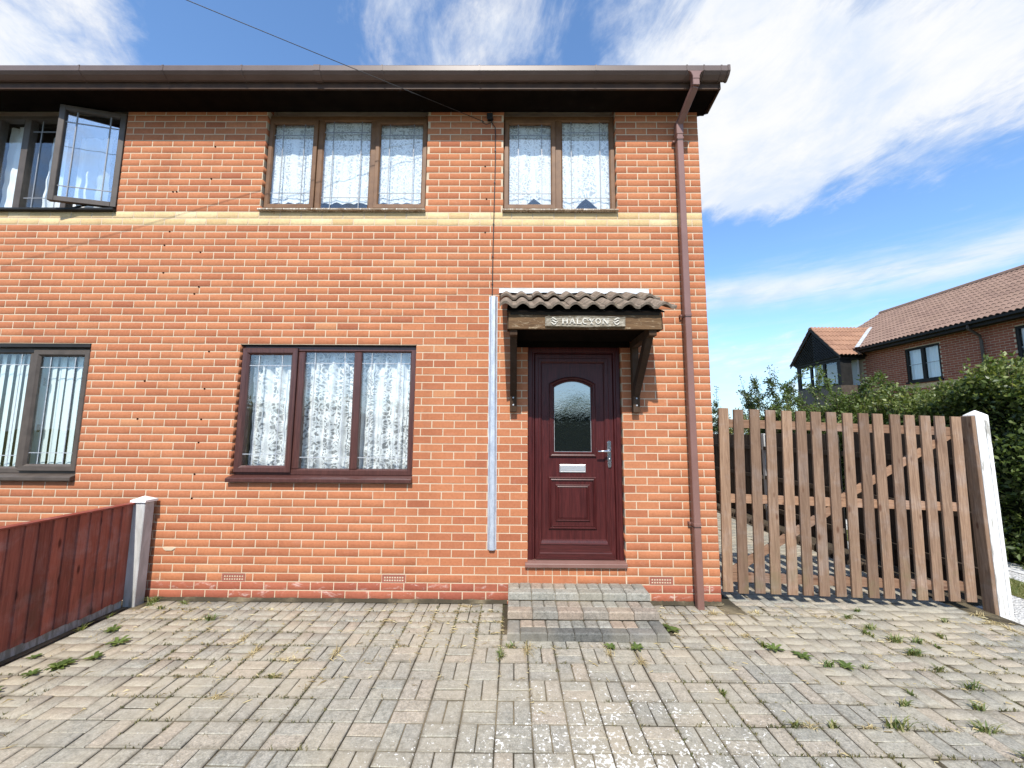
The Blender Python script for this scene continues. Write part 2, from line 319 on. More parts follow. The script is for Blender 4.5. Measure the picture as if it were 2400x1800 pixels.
c = k.mix(k.ramp(n, .35, .7), (.36, .355, .34), (.50, .495, .48)); c = k.mix(k.math('MULTIPLY', k.ramp(z.outputs[2], .22, .0), k.ramp(n, .35, .6)), c, (.20, .19, .16))
surface(k, c, .9, k.noise(k.pos, 90, 4), .5, .004, .25)
k = material('carved_resin'); n = k.noise(k.scale(k.pos, (18, 18, 60)), 1.0, 6, .7, 1.0)
surface(k, k.mix(k.ramp(n, .4, .65), (.16, .13, .09), (.40, .36, .29)), .75, n, .8, .006, .35)
k = material('sign_letter'); surface(k, k.mix(k.noise(k.pos, 60, 4), (.44, .40, .33), (.66, .62, .54)), .7, k.noise(k.pos, 120, 3), .3, .002)
k = material('air_brick'); surface(k, (.27, .085, .055), .9, k.noise(k.pos, 120, 3), .3); k = material('void'); surface(k, (.01, .008, .007), 1.0, spec=0.0)
def m_leaf(name, stops, trans=.35, rough=.45):
    k = material(name); a = k.new('ShaderNodeAttribute', attribute_name='rnd'); c = ramp3(k, a.outputs['Fac'], stops)
    p = k.new('ShaderNodeBsdfPrincipled'); k.put(p, 'Base Color', c); p.inputs['Roughness'].default_value = rough; p.inputs['Specular IOR Level'].default_value = .45
    t = k.new('ShaderNodeBsdfTranslucent'); k.put(t, 0, k.mix(1.0, c, (1.3, 1.25, .6), 'MULTIPLY'))
    mx = k.new('ShaderNodeMixShader'); mx.inputs[0].default_value = trans; k.l.new(p.outputs[0], mx.inputs[1]); k.l.new(t.outputs[0], mx.inputs[2]); k.l.new(mx.outputs[0], k.out.inputs[0])
m_leaf('privet_leaf', [(0, (.050, .080, .018)), (.5, (.095, .140, .032)), (.85, (.16, .21, .055)), (1, (.27, .31, .11))], .4)
m_leaf('hedge_leaf', [(0, (.032, .056, .014)), (.45, (.078, .115, .026)), (.8, (.16, .200, .054)), (1, (.28, .31, .115))], .42, .40)
m_leaf('shrub_leaf', [(0, (.045, .072, .024)), (.6, (.080, .115, .038)), (1, (.15, .18, .07))])
m_leaf('yellow_leaf', [(0, (.11, .13, .03)), (.6, (.19, .20, .05)), (1, (.30, .27, .08))])
m_leaf('weed_leaf', [(0, (.08, .12, .03)), (.6, (.13, .19, .05)), (1, (.22, .28, .08))], .4)
m_leaf('moss', [(0, (.07, .075, .025)), (.5, (.12, .12, .045)), (1, (.24, .20, .09))], .2, .9)
m_leaf('grass_leaf', [(0, (.08, .13, .03)), (.5, (.14, .19, .05)), (1, (.36, .32, .15))], .4)
m_leaf('straw', [(0, (.30, .23, .11)), (.6, (.50, .41, .22)), (1, (.64, .56, .34))], .3, .7)
k = material('twig'); surface(k, (.09, .065, .04), .9)
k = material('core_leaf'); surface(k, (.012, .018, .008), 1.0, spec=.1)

# ------------------------------------------------------------------ geometry helpers
class G:
    def __init__(s): s.v = []; s.f = []
    def add(s, v, f):
        o = len(s.v); s.v += [tuple(map(float, p)) for p in v]; s.f += [tuple(i+o for i in q) for q in f]; return s
    def box(s, x0, x1, y0, y1, z0, z1):
        return s.add([(x0, y0, z0), (x1, y0, z0), (x1, y1, z0), (x0, y1, z0), (x0, y0, z1), (x1, y0, z1), (x1, y1, z1), (x0, y1, z1)],
                     [(0, 3, 2, 1), (4, 5, 6, 7), (0, 1, 5, 4), (1, 2, 6, 5), (2, 3, 7, 6), (3, 0, 4, 7)])
    def extrude(s, poly, fn, a0, a1):
        n = len(poly); v = [fn(p, a0) for p in poly] + [fn(p, a1) for p in poly]
        return s.add(v, [tuple(range(n-1, -1, -1)), tuple(range(n, 2*n))] + [(i, (i+1) % n, n+(i+1) % n, n+i) for i in range(n)])
    def ex_x(s, poly, x0, x1): return s.extrude(poly, lambda p, a: (a, p[0], p[1]), x0, x1)      # poly in (y,z)
    def ex_y(s, poly, y0, y1): return s.extrude(poly, lambda p, a: (p[0], a, p[1]), y0, y1)      # poly in (x,z)
    def bar(s, a, b, w, h, up=(0, 0, 1)):
        a, b = Vector(a), Vector(b); d = (b-a).normalized(); u = Vector(up); r = d.cross(u).normalized(); u = r.cross(d)
        P = [r*w/2+u*h/2, -r*w/2+u*h/2, -r*w/2-u*h/2, r*w/2-u*h/2]
        return s.add([a+p for p in P]+[b+p for p in P], [(0, 1, 2, 3), (7, 6, 5, 4)]+[(i, i+4, (i+1) % 4+4, (i+1) % 4) for i in range(4)])
    def tube(s, pts, r, n=8, cap=True):
        pts = [Vector(p) for p in pts]; rings = []
        for i, p in enumerate(pts):
            d = (pts[min(i+1, len(pts)-1)]-pts[max(i-1, 0)]).normalized(); u = Vector((0, 0, 1)) if abs(d.z) < .95 else Vector((0, 1, 0))
            a = d.cross(u).normalized(); b = a.cross(d); rr = r[i] if isinstance(r, (list, tuple)) else r
            rings.append([p+a*math.cos(t*2*math.pi/n)*rr+b*math.sin(t*2*math.pi/n)*rr for t in range(n)])
        v = [q for g in rings for q in g]; f = []
        for i in range(len(pts)-1):
            f += [(i*n+t, i*n+(t+1) % n, (i+1)*n+(t+1) % n, (i+1)*n+t) for t in range(n)]
        if cap: f += [tuple(range(n-1, -1, -1)), tuple(range((len(pts)-1)*n, len(pts)*n))]
        return s.add(v, f)
    def rings(s, outline, prof, close_in=False):
        """outline(inset)-> closed loop of (x,z); prof: list of (inset,y) -> mitred moulding"""
        L = [[(p[0], y, p[1]) for p in outline(d)] for d, y in prof]; n = len(L[0]); v = [p for r in L for p in r]; f = []
        for i in range(len(L)-1): f += [(i*n+t, i*n+(t+1) % n, (i+1)*n+(t+1) % n, (i+1)*n+t) for t in range(n)]
        if close_in: f.append(tuple(range((len(L)-1)*n, len(L)*n)))
        return s.add(v, f)
    def frame(s, x0, x1, z0, z1, w, y0, y1, wb=None, wt=None):
        wb = w if wb is None else wb; wt = w if wt is None else wt
        s.box(x0, x0+w, y0, y1, z0, z1); s.box(x1-w, x1, y0, y1, z0, z1); s.box(x0+w, x1-w, y0, y1, z0, z0+wb); s.box(x0+w, x1-w, y0, y1, z1-wt, z1); return s
    def obj(s, name, mat, parent=None, bevel=0.0, smooth=False, rndattr=None):
        me = bpy.data.meshes.new(name); me.from_pydata(s.v, [], s.f); me.validate(); me.update()
        bm = bmesh.new(); bm.from_mesh(me)
        bmesh.ops.recalc_face_normals(bm, faces=bm.faces)
        if bevel: bmesh.ops.bevel(bm, geom=[e for e in bm.edges if len(e.link_faces) == 2 and e.calc_face_angle(0) > .5], offset=bevel, segments=1, affect='EDGES', clamp_overlap=True)
        bm.to_mesh(me); bm.free()
        if smooth: me.shade_smooth()
        me.materials.append(MATS[mat])
        o = bpy.data.objects.new(name, me); col.objects.link(o); o.parent = parent; return o
def tag(o, label, cat, group=None, kind=None):
    if label: o['label'] = label
    if cat: o['category'] = cat
    if group: o['group'] = group
    if kind: o['kind'] = kind
    return o
def empty(name, loc, label, cat, group=None):
    o = bpy.data.objects.new(name, None); o.empty_display_size = .2; col.objects.link(o); o.location = loc; tag(o, label, cat, group); return o
def ground_parent(o, parent):      # keep world coordinates under a moved empty
    o.parent = parent; o.matrix_parent_inverse = Matrix.Translation(-parent.location); return o
def mesh_np(name, v, f, mat, parent=None, fr=None, smooth=False):
    me = bpy.data.meshes.new(name); v = np.asarray(v, np.float32); f = np.asarray(f, np.int32); k = f.shape[1]
    me.vertices.add(len(v)); me.vertices.foreach_set('co', v.ravel()); me.loops.add(f.size); me.loops.foreach_set('vertex_index', f.ravel())
    me.polygons.add(len(f)); me.polygons.foreach_set('loop_start', np.arange(0, f.size, k, dtype=np.int32))
    me.update(calc_edges=True)
    if fr is not None:
        a = me.attributes.new('rnd', 'FLOAT', 'FACE'); a.data.foreach_set('value', np.asarray(fr, np.float32))
    if smooth: me.shade_smooth()
    me.materials.append(MATS[mat]); o = bpy.data.objects.new(name, me); col.objects.link(o); o.parent = parent; return o

def block(L, H, D, b=.0025):
    """a brick or paver with a chamfered face; local x 0..L, z 0..H, face at y=0, back y=D"""
    v = [(b, 0, b), (L-b, 0, b), (L-b, 0, H-b), (b, 0, H-b), (0, b, 0), (L, b, 0), (L, b, H), (0, b, H), (0, D, 0), (L, D, 0), (L, D, H), (0, D, H)]
    f = [(0, 1, 2, 3), (4, 5, 1, 0), (5, 6, 2, 1), (6, 7, 3, 2), (7, 4, 0, 3), (8, 9, 5, 4), (9, 10, 6, 5), (10, 11, 7, 6), (11, 8, 4, 7)]
    return np.array(v, float), np.array(f)
_cache = {}
def block_mesh(name, L, H, D, b, mat):
    key = (round(L, 3), round(H, 4), round(D, 3), b, mat)
    if key not in _cache:
        v, f = block(key[0], key[1], key[2], b); me = bpy.data.meshes.new(name); me.from_pydata([tuple(p) for p in v], [], [tuple(q) for q in f]); me.update(); me.materials.append(MATS[mat]); _cache[key] = me
    return _cache[key]
def lay(pieces, name, parent, limit=300, stuffname=None, pick=None):
    """pieces: dict(L,H,D,b,mat,M). The nearest `limit` that are seen become objects, the rest one mesh per material"""
    seen = []
    for i, p in enumerate(pieces):
        c = np.array((p['M'] @ Vector((p['L']/2, 0, p['H']/2))))
        if limit and in_view(c, .01) and (pick is None or pick(c)): seen.append((np.linalg.norm(c-CAM), i))
    seen.sort(); own = {i for _, i in seen[:limit]}
    rest = {}
    for i, p in enumerate(pieces):
        if i in own:
            o = bpy.data.objects.new(name, block_mesh(name, p['L'], p['H'], p['D'], p['b'], p['mat'])); col.objects.link(o); o.parent = parent; o.matrix_world = p['M']
        else: rest.setdefault(p['mat'], []).append(p)
    V, F, A, I = [], [], [], []; o = 0; mats = list(rest)
    for mi, mat in enumerate(mats):
        for p in rest[mat]:
            v, f = block(p['L'], p['H'], p['D'], p['b']); M = np.array(p['M']); V.append(v @ M[:3, :3].T + M[:3, 3]); F.append(f+o); o += len(v); A += [rnd.random()]*len(f); I += [mi]*len(f)
    if not V: return
    ob = mesh_np(stuffname or name, np.concatenate(V), np.concatenate(F), mats[0], parent, A); ob['kind'] = 'stuff'
    for m_ in mats[1:]: ob.data.materials.append(MATS[m_])
    ob.data.polygons.foreach_set('material_index', np.array(I, np.int32)); ob.data.update()

# ------------------------------------------------------------------ ground
def gz(x): return -.03 - .028*max(0.0, x)
def sheet(name, x0, x1, y0, y1, z, mat, nx=1, ny=1, follow=False, off=0.0):
    xs = np.linspace(x0, x1, nx+1); ys = np.linspace(y0, y1, ny+1); v = [(x, y, (gz(x)+off) if follow else z) for y in ys for x in xs]
    f = [(j*(nx+1)+i, j*(nx+1)+i+1, (j+1)*(nx+1)+i+1, (j+1)*(nx+1)+i) for j in range(ny) for i in range(nx)]
    o = mesh_np(name, v, f, mat); o['kind'] = 'structure'; return o
sheet('ground', -400, 400, -400, 400, -.30, 'turf')
drive = sheet('driveway', -5.52, 2.62, -7.0, 9.0, 0, 'joint_sand', 40, 4, True, -.0065)
sheet('lane', 2.62, 4.55, -7.0, 14.0, -.135, 'gravel'); sheet('path', 4.35, 4.75, -7, 14, -.128, 'pale_concrete')
sheet('grass_verge', 3.42, 4.02, -2.0, 12.0, -.129, 'turf')
sheet('road', -60, 60, -9.5, -7.004, -.14, 'pale_concrete')
sheet('front_garden', -40, -5.53, -7.0, -.01, -.034, 'joint_sand')

PX0, PY0, U = -2.075, -.19, .2015
pav = []
def paver(x, y, w, l, mat='paver', rz=0.0):
    """x,y centre; w along X, l along Y (top face up)"""
    g = .0070; L, Wd = w-g, l-g; tilt = -math.atan(.028) if x > 0 else 0.0
    M = (Matrix.Translation((x, y, gz(x)+rnd.uniform(-.0035, .003))) @ Matrix.Rotation(tilt, 4, 'Y') @ Matrix.Rotation(rz+rnd.gauss(0, .012), 4, 'Z')
         @ Matrix.Rotation(rnd.gauss(0, .010), 4, 'X') @ Matrix.Translation((-L/2, -Wd/2, 0)) @ Matrix(((1, 0, 0, 0), (0, 0, 1, 0), (0, -1, 0, 0), (0, 0, 0, 1))))
    pav.append(dict(L=L, H=Wd, D=.05, b=.004, mat=mat, M=M))
def steps_area(x, y): return -2.03 < x < -.76 and y > -.63
for i in range(-17, 24):
    for j in range(-1, 26):
        x0, y0 = PX0+i*U, PY0-j*U
        if j == -1:
            if x0+U > 0: continue
            for q in range(2):
                xx = x0+U*(.25+.5*q)
                if not steps_area(xx, PY0/2) and xx > -5.45: paver(xx, PY0/2-.003, U/2, -PY0-.004, 'paver_grey')
            continue
        cx, cy = x0+U/2, y0-U/2
        if cx < -5.45 or cx > 2.55: continue
        vert = (i+j) % 2 == 0
        for q in (-.25, .25):
            px, py = (cx+q*U, cy) if vert else (cx, cy+q*U)
            if steps_area(px, py): continue
            paver(px, py, U/2 if vert else U, U if vert else U/2)
for i in range(10, 22):
    for j in range(-42, 0):
        x0, y0 = PX0+i*U, PY0-j*U
        cx, cy = x0+U/2, y0-U/2
        if not (.06 < cx < 2.34): continue
        vert = (i+j) % 2 == 0
        for q in (-.25, .25): paver(cx+(q*U if vert else 0), cy+(0 if vert else q*U), U/2 if vert else U, U if vert else U/2)
lay(pav, 'paver', drive, 300, 'paver_area', pick=lambda c: c[1] < .05)

# ------------------------------------------------------------------ house
house = empty('brick_house', (-3.4, 3.0, 0), 'two storey semi detached red brick house with buff brick band and brown gutter', 'house')
def H(o): return ground_parent(o, house)
ZC = [(0, -.008), (19, 1.469), (33, 2.549), (49, 3.764), (51, 3.914), (66, 5.04), (70, 5.34)]
def zc(n):
    for (a, za), (b, zb) in zip(ZC, ZC[1:]):
        if n <= b: return za+(zb-za)*(n-a)/(b-a)
    return ZC[-1][1]
zc0 = zc
def zc(n): return zc0(n) if n >= 0 else -.008+n*.0777
WX0 = -11.0
OPEN = [(-4.80, -2.99, 14, 32), (-8.16, -6.345, 14, 32), (-4.712, -2.945, 51, 68), (-2.112, -.897, 51, 68), (-8.40, -6.262, 51, 68), (-1.845, -.90, 4, 32)]
bricks = []
def brick(x0, x1, n, z0, z1, mat, side=False, D=.102):
    L = x1-x0
    j = lambda a: rnd.uniform(-a, a)
    M = Matrix.Translation((x0, j(.0007), z0+j(.0008))) @ Matrix.Rotation(j(.003), 4, 'Y') @ Matrix.Rotation(j(.0035), 4, 'Z')
    bricks.append(dict(L=L, H=z1-z0, D=D, b=.0018, mat=mat, M=M))
BAT = [(-4.792, -4.568), (-3.245, -3.020), (-.678, -.453)]
for n in range(-3, 68):
    za, zb = zc(n)+.0048, zc(n+1)-.0048
    mat = 'brick_buff' if n in (49, 50) else ('brick_low' if n < 2 else 'brick')
    cut = sorted([(a, b) for a, b, n0, n1 in OPEN if n0 <= n < n1] + ([(a-.005, b+.005) for a, b in BAT] if n == 2 else []) + ([(-1.845, -.90)] if n in (2, 3) else []))
    x = 0.0; first = True
    stretch = (48-n) % 2 == 0            # course 48 (first under the band) starts with a full stretcher
    if n in (49, 50): stretch = (n == 50)
    while x > WX0:
        L = .2155 if (stretch or not first) else .103
        a, b = x-L+rnd.uniform(-.0012, .0012), x; x = x-L-.0095; first = False
        segs = [(a, b)]
        for c0, c1 in cut:
            out = []
            for s0, s1 in segs:
                if s1 <= c0 or s0 >= c1: out.append((s0, s1))
                else:
                    if s0 < c0: out.append((s0, min(s1, c0)))
                    if s1 > c1: out.append((max(s0, c1), s1))
            segs = out
        for s0, s1 in segs:
            if s1-s0 > .025: brick(s0, s1, n, za, zb, mat)
# course of cut headers and stretchers under the door sill
for q in range(12):
    w = .9425/12; brick(-1.843+q*w+.004, -1.843+(q+1)*w-.004, 3, zc(3)+.004, zc(4)-.012, 'brick', D=.09)
for q in range(4):
    w = .9425/4; brick(-1.843+q*w+.005, -1.843+(q+1)*w-.005, 2, zc(2)+.004, zc(3)-.004, 'brick', D=.09)
lay(bricks, 'brick', house, 300, 'brick_area', pick=lambda c: not (c[0] < -5.2 and c[2] < 1.0))
for o in bpy.data.objects:
    if o.parent == house and o.name.startswith('brick'):
        mw = o.matrix_basis.copy(); o.matrix_parent_inverse = Matrix.Translation(-house.location)
# fix: matrix_world assignment above happened before parenting was evaluated, so basis already is the world matrix
side = []
for n in range(-3, 66):
    za, zb = zc(n)+.005, zc(n+1)-.005
    mat = 'brick_buff' if n in (49, 50) else ('brick_low' if n < 2 else 'brick')
    y = .1125 if (48-n) % 2 == 0 else .225
    if n in (49, 50): y = .1125 if n == 50 else .225
    while y < 8.1:
        M = Matrix.Translation((rnd.uniform(-.001, .001), y, za)) @ Matrix.Rotation(R(90), 4, 'Z')
        side.append(dict(L=.215, H=zb-za, D=.06, b=.003, mat=mat, M=M)); y += .225
lay(side, 'brick', house, 0, 'side_brick_area')
for o in bpy.data.objects:
    if o.parent == house and o.name.startswith('side_brick'): o.matrix_parent_inverse = Matrix.Translation(-house.location)

def wall_with_holes(g, x0, x1, z0, z1, holes, y0, y1):
    xs = sorted({x0, x1, *[h[0] for h in holes], *[h[1] for h in holes]}); zs = sorted({z0, z1, *[h[2] for h in holes], *[h[3] for h in holes]})
    xs = [x for x in xs if x0 <= x <= x1]; zs = [z for z in zs if z0 <= z <= z1]
    for a, b in zip(xs, xs[1:]):
        for c, d in zip(zs, zs[1:]):
            mx, mz = (a+b)/2, (c+d)/2
            if any(h[0] < mx < h[1] and h[2] < mz < h[3] for h in holes): continue
            g.add([(a, y0, c), (b, y0, c), (b, y0, d), (a, y0, d)], [(0, 1, 2, 3)]); g.add([(a, y1, c), (b, y1, c), (b, y1, d), (a, y1, d)], [(3, 2, 1, 0)])
    for h in holes:
        a, b, c, d = h; d = min(d, z1)
        g.add([(a, y0, c), (a, y1, c), (a, y1, d), (a, y0, d)], [(0, 1, 2, 3)]); g.add([(b, y0, c), (b, y1, c), (b, y1, d), (b, y0, d)], [(3, 2, 1, 0)])
        g.add([(a, y0, c), (b, y0, c), (b, y1, c), (a, y1, c)], [(0, 1, 2, 3)]); g.add([(a, y0, d), (b, y0, d), (b, y1, d), (a, y1, d)], [(3, 2, 1, 0)])
holes = [(a-.004, b+.004, zc(n0)-.002, zc(n1)) for a, b, n0, n1 in OPEN]
g = G(); wall_with_holes(g, WX0, -.0035, -.35, 5.30, holes, .0024, .26)
H(g.obj('wall', 'mortar', house))
g = G()
g.add([(-.0035, .0035, -.35), (-.0035, 8.1, -.35), (-.0035, 8.1, 5.3), (-.0035, .0035, 5.3)], [(0, 1, 2, 3)])
g.ex_x([(0.3, 5.3), (7.9, 5.3), (4.1, 7.6)], -.25, -.0035)
H(g.obj('gable_wall', 'mortar', house))
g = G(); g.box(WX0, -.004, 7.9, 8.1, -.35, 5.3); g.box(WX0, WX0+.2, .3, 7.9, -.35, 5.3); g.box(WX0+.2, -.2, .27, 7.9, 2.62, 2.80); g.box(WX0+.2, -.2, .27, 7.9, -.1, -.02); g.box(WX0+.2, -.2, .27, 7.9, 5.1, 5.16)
H(g.obj('inner_shell', 'dark_room', house))
# partition behind each window bay so that the rooms are separate and dim
g = G()
for x in (-5.5, -2.45): g.box(x-.06, x+.06, .27, 7.9, -.02, 2.62); g.box(x-.06, x+.06, .27, 7.9, 2.80, 5.1)
H(g.obj('partition', 'room_paint', house))

# air bricks
for a, b in BAT:
    za, zb = zc(2)+.004, zc(3)-.004; hs = []
    w = (b-a-.03)/8
    for r_ in range(2):
        for q in range(8): hs.append((a+.015+q*w+.004, a+.015+(q+1)*w-.004, za+.010+r_*.026, za+.010+r_*.026+.017))
    g = G(); wall_with_holes(g, a, b, za, zb, hs, -.001, .05)
    o = H(g.obj('air_brick', 'air_brick', house)); v = G(); v.box(a, b, .05, .06, za, zb); ground_parent(v.obj('cavity', 'void', o), house).parent = o
    bpy.data.objects[o.name].children[0].matrix_parent_inverse = Matrix.Identity(4)
def P(o, parent):                    # sub-part: parent part carries no transform of its own
    o.parent = parent; o.matrix_parent_inverse = Matrix.Identity(4); return o

dh = G(); dh.tube([(0, -.0045, 0), (0, .012, 0)], .0085, 8); dho = dh.obj('drill_hole', 'void', None); dhm = dho.data; bpy.data.objects.remove(dho)
for x, z in ((-5.12, 2.41), (-5.13, 2.02), (-5.135, 1.71), (-5.14, 1.475), (-5.15, 1.18), (-5.155, .95), (-5.26, 4.66), (-5.27, 4.29), (-5.67, 4.13), (-5.63, 4.13), (-5.31, 3.46), (-5.29, 3.09), (-5.33, 3.02), (-5.66, 3.70), (-5.70, 3.55), (-5.68, 3.26), (-2.30, 3.68), (-2.31, 4.45), (-2.29, 4.10), (-5.75, 2.05), (-5.78, 1.70)):
    n_ = min(range(67), key=lambda q: abs(zc(q)-z)); o = bpy.data.objects.new('drill_hole', dhm); col.objects.link(o); o.parent = house; o.matrix_parent_inverse = Matrix.Translation(-house.location); o.location = (x, .0, zc(n_))
g = G(); N_ = 16; pts_ = [(-5.33+.065*math.cos(t)*(1+.18*math.sin(3*t)), .445+.026*math.sin(t)*(1+.25*math.cos(2*t))) for t in np.linspace(0, 2*math.pi, N_, endpoint=False)]
g.add([(p[0], .002, p[1]) for p in pts_]+[(-5.33+(p[0]+5.33)*.8, -.007, .445+(p[1]-.445)*.8) for p in pts_], [tuple(range(N_, 2*N_))]+[(i, (i+1) % N_, N_+(i+1) % N_, N_+i) for i in range(N_)])
H(g.obj('mortar_patch', 'mortar', house))
for xa, xb in ((-5.47, -2.04), (-.745, -.003)):
    g = G(); NN = 40
    for i in range(NN):
        x_, x2 = xa+(xb-xa)*i/NN, xa+(xb-xa)*(i+1)/NN; a_, b_ = [.012+.014*abs(math.sin(q*1.7)*math.cos(q*.6)) for q in (i, i+1)]
        g.add([(x_, -.002, -.008+a_*.6), (x2, -.002, -.008+b_*.6), (x2, -.010-b_, -.026), (x_, -.010-a_, -.026)], [(0, 3, 2, 1)])
    H(g.obj('mortar_fillet', 'joint_sand', house))
# ---- windows
def rect(x0, x1, z0, z1): return lambda d: [(x0+d, z0+d), (x1-d, z0+d), (x1-d, z1-d), (x0+d, z1-d)]
def lead(win, lights, y, inset, mat='lead_came', r=.0045):
    for (x0, x1, z0, z1) in lights:
        g = G()
        iv, ih = inset
        for x in (x0+iv, x1-iv): g.box(x-r, x+r, y-.0035, y, z0+.002, z1-.002)
        for z in (z0+ih, z1-ih):
            xs = [x0+.002, x0+iv-r, x0+iv+r, x1-iv-r, x1-iv+r, x1-.002]
            for a, b in ((0, 1), (2, 3), (4, 5)): g.box(xs[a], xs[b], y-.003, y, z-r, z+r)
        P(g.obj('lead_strip', mat, win), win)
def pane(win, x0, x1, z0, z1, y, mat='glass'):
    g = G(); g.box(x0, x1, y, y+.004, z0, z1); return P(g.obj('pane', mat, win), win)
def timber_window(x0, x1, z0, z1, muls, sashes, fixed, label):
    """muls: mullion x ranges; sashes: x ranges of framed opening lights; fixed: ranges glazed direct"""
    g = G(); F = 'stained_timber'; y0, y1 = .050, .115
    g.frame(x0, x1, z0, z1, .045, y0, y1, .03, .05)
    w = H(g.obj('window', F, house, .003)); w['label'] = label
    for a, b in muls:
        g = G(); g.box(a, b, y0+.002, y1-.002, z0+.03, z1-.05); P(g.obj('mullion', F, w, .003), w)
    lts = []
    for a, b in sashes:
        g = G(); g.rings(rect(a, b, z0+.034, z1-.054), [(0, .063), (0, .035), (.004, .031), (.040, .031), (.052, .042), (.052, .063)])
        P(g.obj('casement', F, w), w); r_ = (a+.050, b-.050, z0+.084, z1-.104); lts.append(r_); pane(w, *r_, .050)
    for a, b in fixed:
        g = G(); g.rings(rect(a, b, z0+.03, z1-.05), [(0, .053), (.012, .062), (.012, .075)]); P(g.obj('glazing_bead', F, w), w)
        r_ = (a+.010, b-.010, z0+.040, z1-.060); lts.append(r_); pane(w, *r_, .062)
    for q_, l_ in enumerate(lts): lead(w, [l_],   .0495 if q_ < len(sashes) else .0615, (.10, .13))
    g = G(); g.box(x0+.05, x1-.05, .116, .30, z0+.005, z0+.028); P(g.obj('lightening_board', 'white_paint', w), w)  # white board added inside to lighten the dark gaps below the curtain hems
    g = G(); g.ex_x([(-.045, z0-.028), (.115, z0-.028), (.115, z0-.001), (.038, z0-.001), (-.045, z0-.010)], x0-.012, x1+.008); P(g.obj('sill', 'stained_sill', w, .003), w)
    return w
ZS, ZH = zc(51)+.030, 5.072
timber_window(-4.709, -2.948, ZS, ZH, [(-4.165, -4.110), (-3.578, -3.520)], [(-4.702, -4.165), (-3.520, -2.955)], [(-4.110, -3.578)], 'three light brown timber window with peeling stain under the eaves')
timber_window(-2.109, -.900, ZS, ZH, [(-1.545, -1.480)], [(-2.102, -1.545)], [(-1.480, -.945)], 'two light brown timber window with peeling stain under the eaves')

def plastic_window(x0, x1, z0, z1, muls, sash, fixed, F, sillmat, label, leadin=(.10, .115), lw=.0035):
    g = G(); y0, y1 = .045, .115
    g.rings(rect(x0, x1, z0, z1), [(0, y1), (0, y0), (.004, y0-.003), (.045, y0-.003), (.060, y0+.014), (.060, y1)])
    w = H(g.obj('window', F, house)); w['label'] = label
    for a, b in muls:
        g = G(); g.ex_y([(0, 0)], 0, 0) if False else None
        zt, zb_ = z1-.055, z0+.055
        g.box(a, b, y0-.001, y1-.004, zb_, zt); P(g.obj('mullion', F, w, .008), w)
    lts = []
    for a, b in sash:
        g = G(); g.rings(rect(a, b, z0+.022, z1-.022), [(0, y0+.01), (0, y0-.020), (.006, y0-.026), (.048, y0-.024), (.068, y0-.004), (.068, y0+.02)])
        P(g.obj('casement', F, w), w); r_ = (a+.065, b-.065, z0+.087, z1-.087); lts.append(r_); pane(w, *r_, y0+.004)
    for a, b in fixed:
        r_ = (a, b, z0+.058, z1-.058); lts.append(r_); pane(w, *r_, y0+.018)
    for i, l_ in enumerate(lts): lead(w, [l_], y0+(.0035 if i < len(sash) else .0175), leadin, 'lead_grey', lw)
    g = G(); g.ex_x([(-.05, z0-.062), (-.042, z0-.066), (.11, z0-.066), (.11, z0-.002), (y0-.004, z0-.002), (-.012, z0-.014), (-.05, z0-.028)], x0-.02, x1+.012); P(g.obj('sill', sillmat, w, .003), w)
    return w
Z0G, Z1G = zc(14)+.072, zc(32)-.012
gw = plastic_window(-4.792, -2.998, Z0G, Z1G, [(-4.222, -4.150), (-3.640, -3.560)], [(-4.788, -4.218)], [(-4.150, -3.640), (-3.560, -3.058)], 'mahogany_v', 'mahogany_v', 'three light dark brown plastic window with lace curtains on the ground floor')
g = G(); g.box(-4.79, -3.0, .02, .11, Z1G, Z1G+.012); P(g.obj('head_trim', 'black_timber', gw), gw)
lw_ = plastic_window(-8.15, -6.352, Z0G, Z1G-.03, [(-7.02, -6.96)], [(-6.96, -6.372)], [(-8.09, -7.02)], 'grey_brown_frame', 'grey_brown_frame', 'grey brown framed window with vertical blinds beyond the fence')
g = G(); g.box(-8.15, -6.352, -.002, .10, Z1G-.029, Z1G+.006); P(g.obj('head_trim', 'black_timber', lw_, .003), lw_)
for z in (1.60, 2.08):
    g = G(); g.box(-6.885, -6.870, .080, .095, z-.04, z+.04); P(g.obj('casement_stay', 'black_timber', lw_), lw_)
# upper window of the neighbour with its side light swung open
F = 'grey_brown_frame'; x0, x1, z0, z1 = -8.396, -6.266, ZS, ZH
g = G(); g.frame(x0, x1, z0, z1, .045, .05, .13, .04, .04); lf = H(g.obj('window', F, house, .003)); lf['label'] = 'grey brown upper window with its side casement swung open'
for a, b in ((-7.80, -7.735), (-7.468, -7.395), (-6.945, -6.885)):
    g = G(); g.box(a, b, .052, .128, z0+.04, z1-.04); P(g.obj('mullion', F, lf, .003), lf)
for a, b in ((-8.351, -7.80), (-7.735, -7.468), (-7.395, -6.945)): pane(lf, a, b, z0+.04, z1-.04, .085)
lead(lf, [(-7.395, -6.945, z0+.04, z1-.04)], .084, (.10, .13))
g = G(); g.ex_x([(-.045, z0-.034), (.13, z0-.034), (.13, z0-.001), (.05, z0-.001), (-.045, z0-.010)], x0-.012, x1+.006); P(g.obj('sill', 'black_timber', lf, .003), lf)
hx, hy, ang, cw = -6.285, .035, R(14), .60
cas = G(); cas.frame(-cw, 0, z0+.02, z1-.02, .055, -.035, .012)
c_o = P(cas.obj('casement', F, lf, .004), lf); c_l = G(); c_l.box(-cw+.05, -.05, -.012, -.008, z0+.07, z1-.07); c_g = P(c_l.obj('pane', 'coated_glass', lf), lf)
c_m = Matrix.Translation((hx, hy, 0)) @ Matrix.Rotation(ang, 4, 'Z')
g = G()
for x in (-cw+.05+.10, -.15): g.box(x-.0045, x+.0045, -.0165, -.0125, z0+.072, z1-.072)
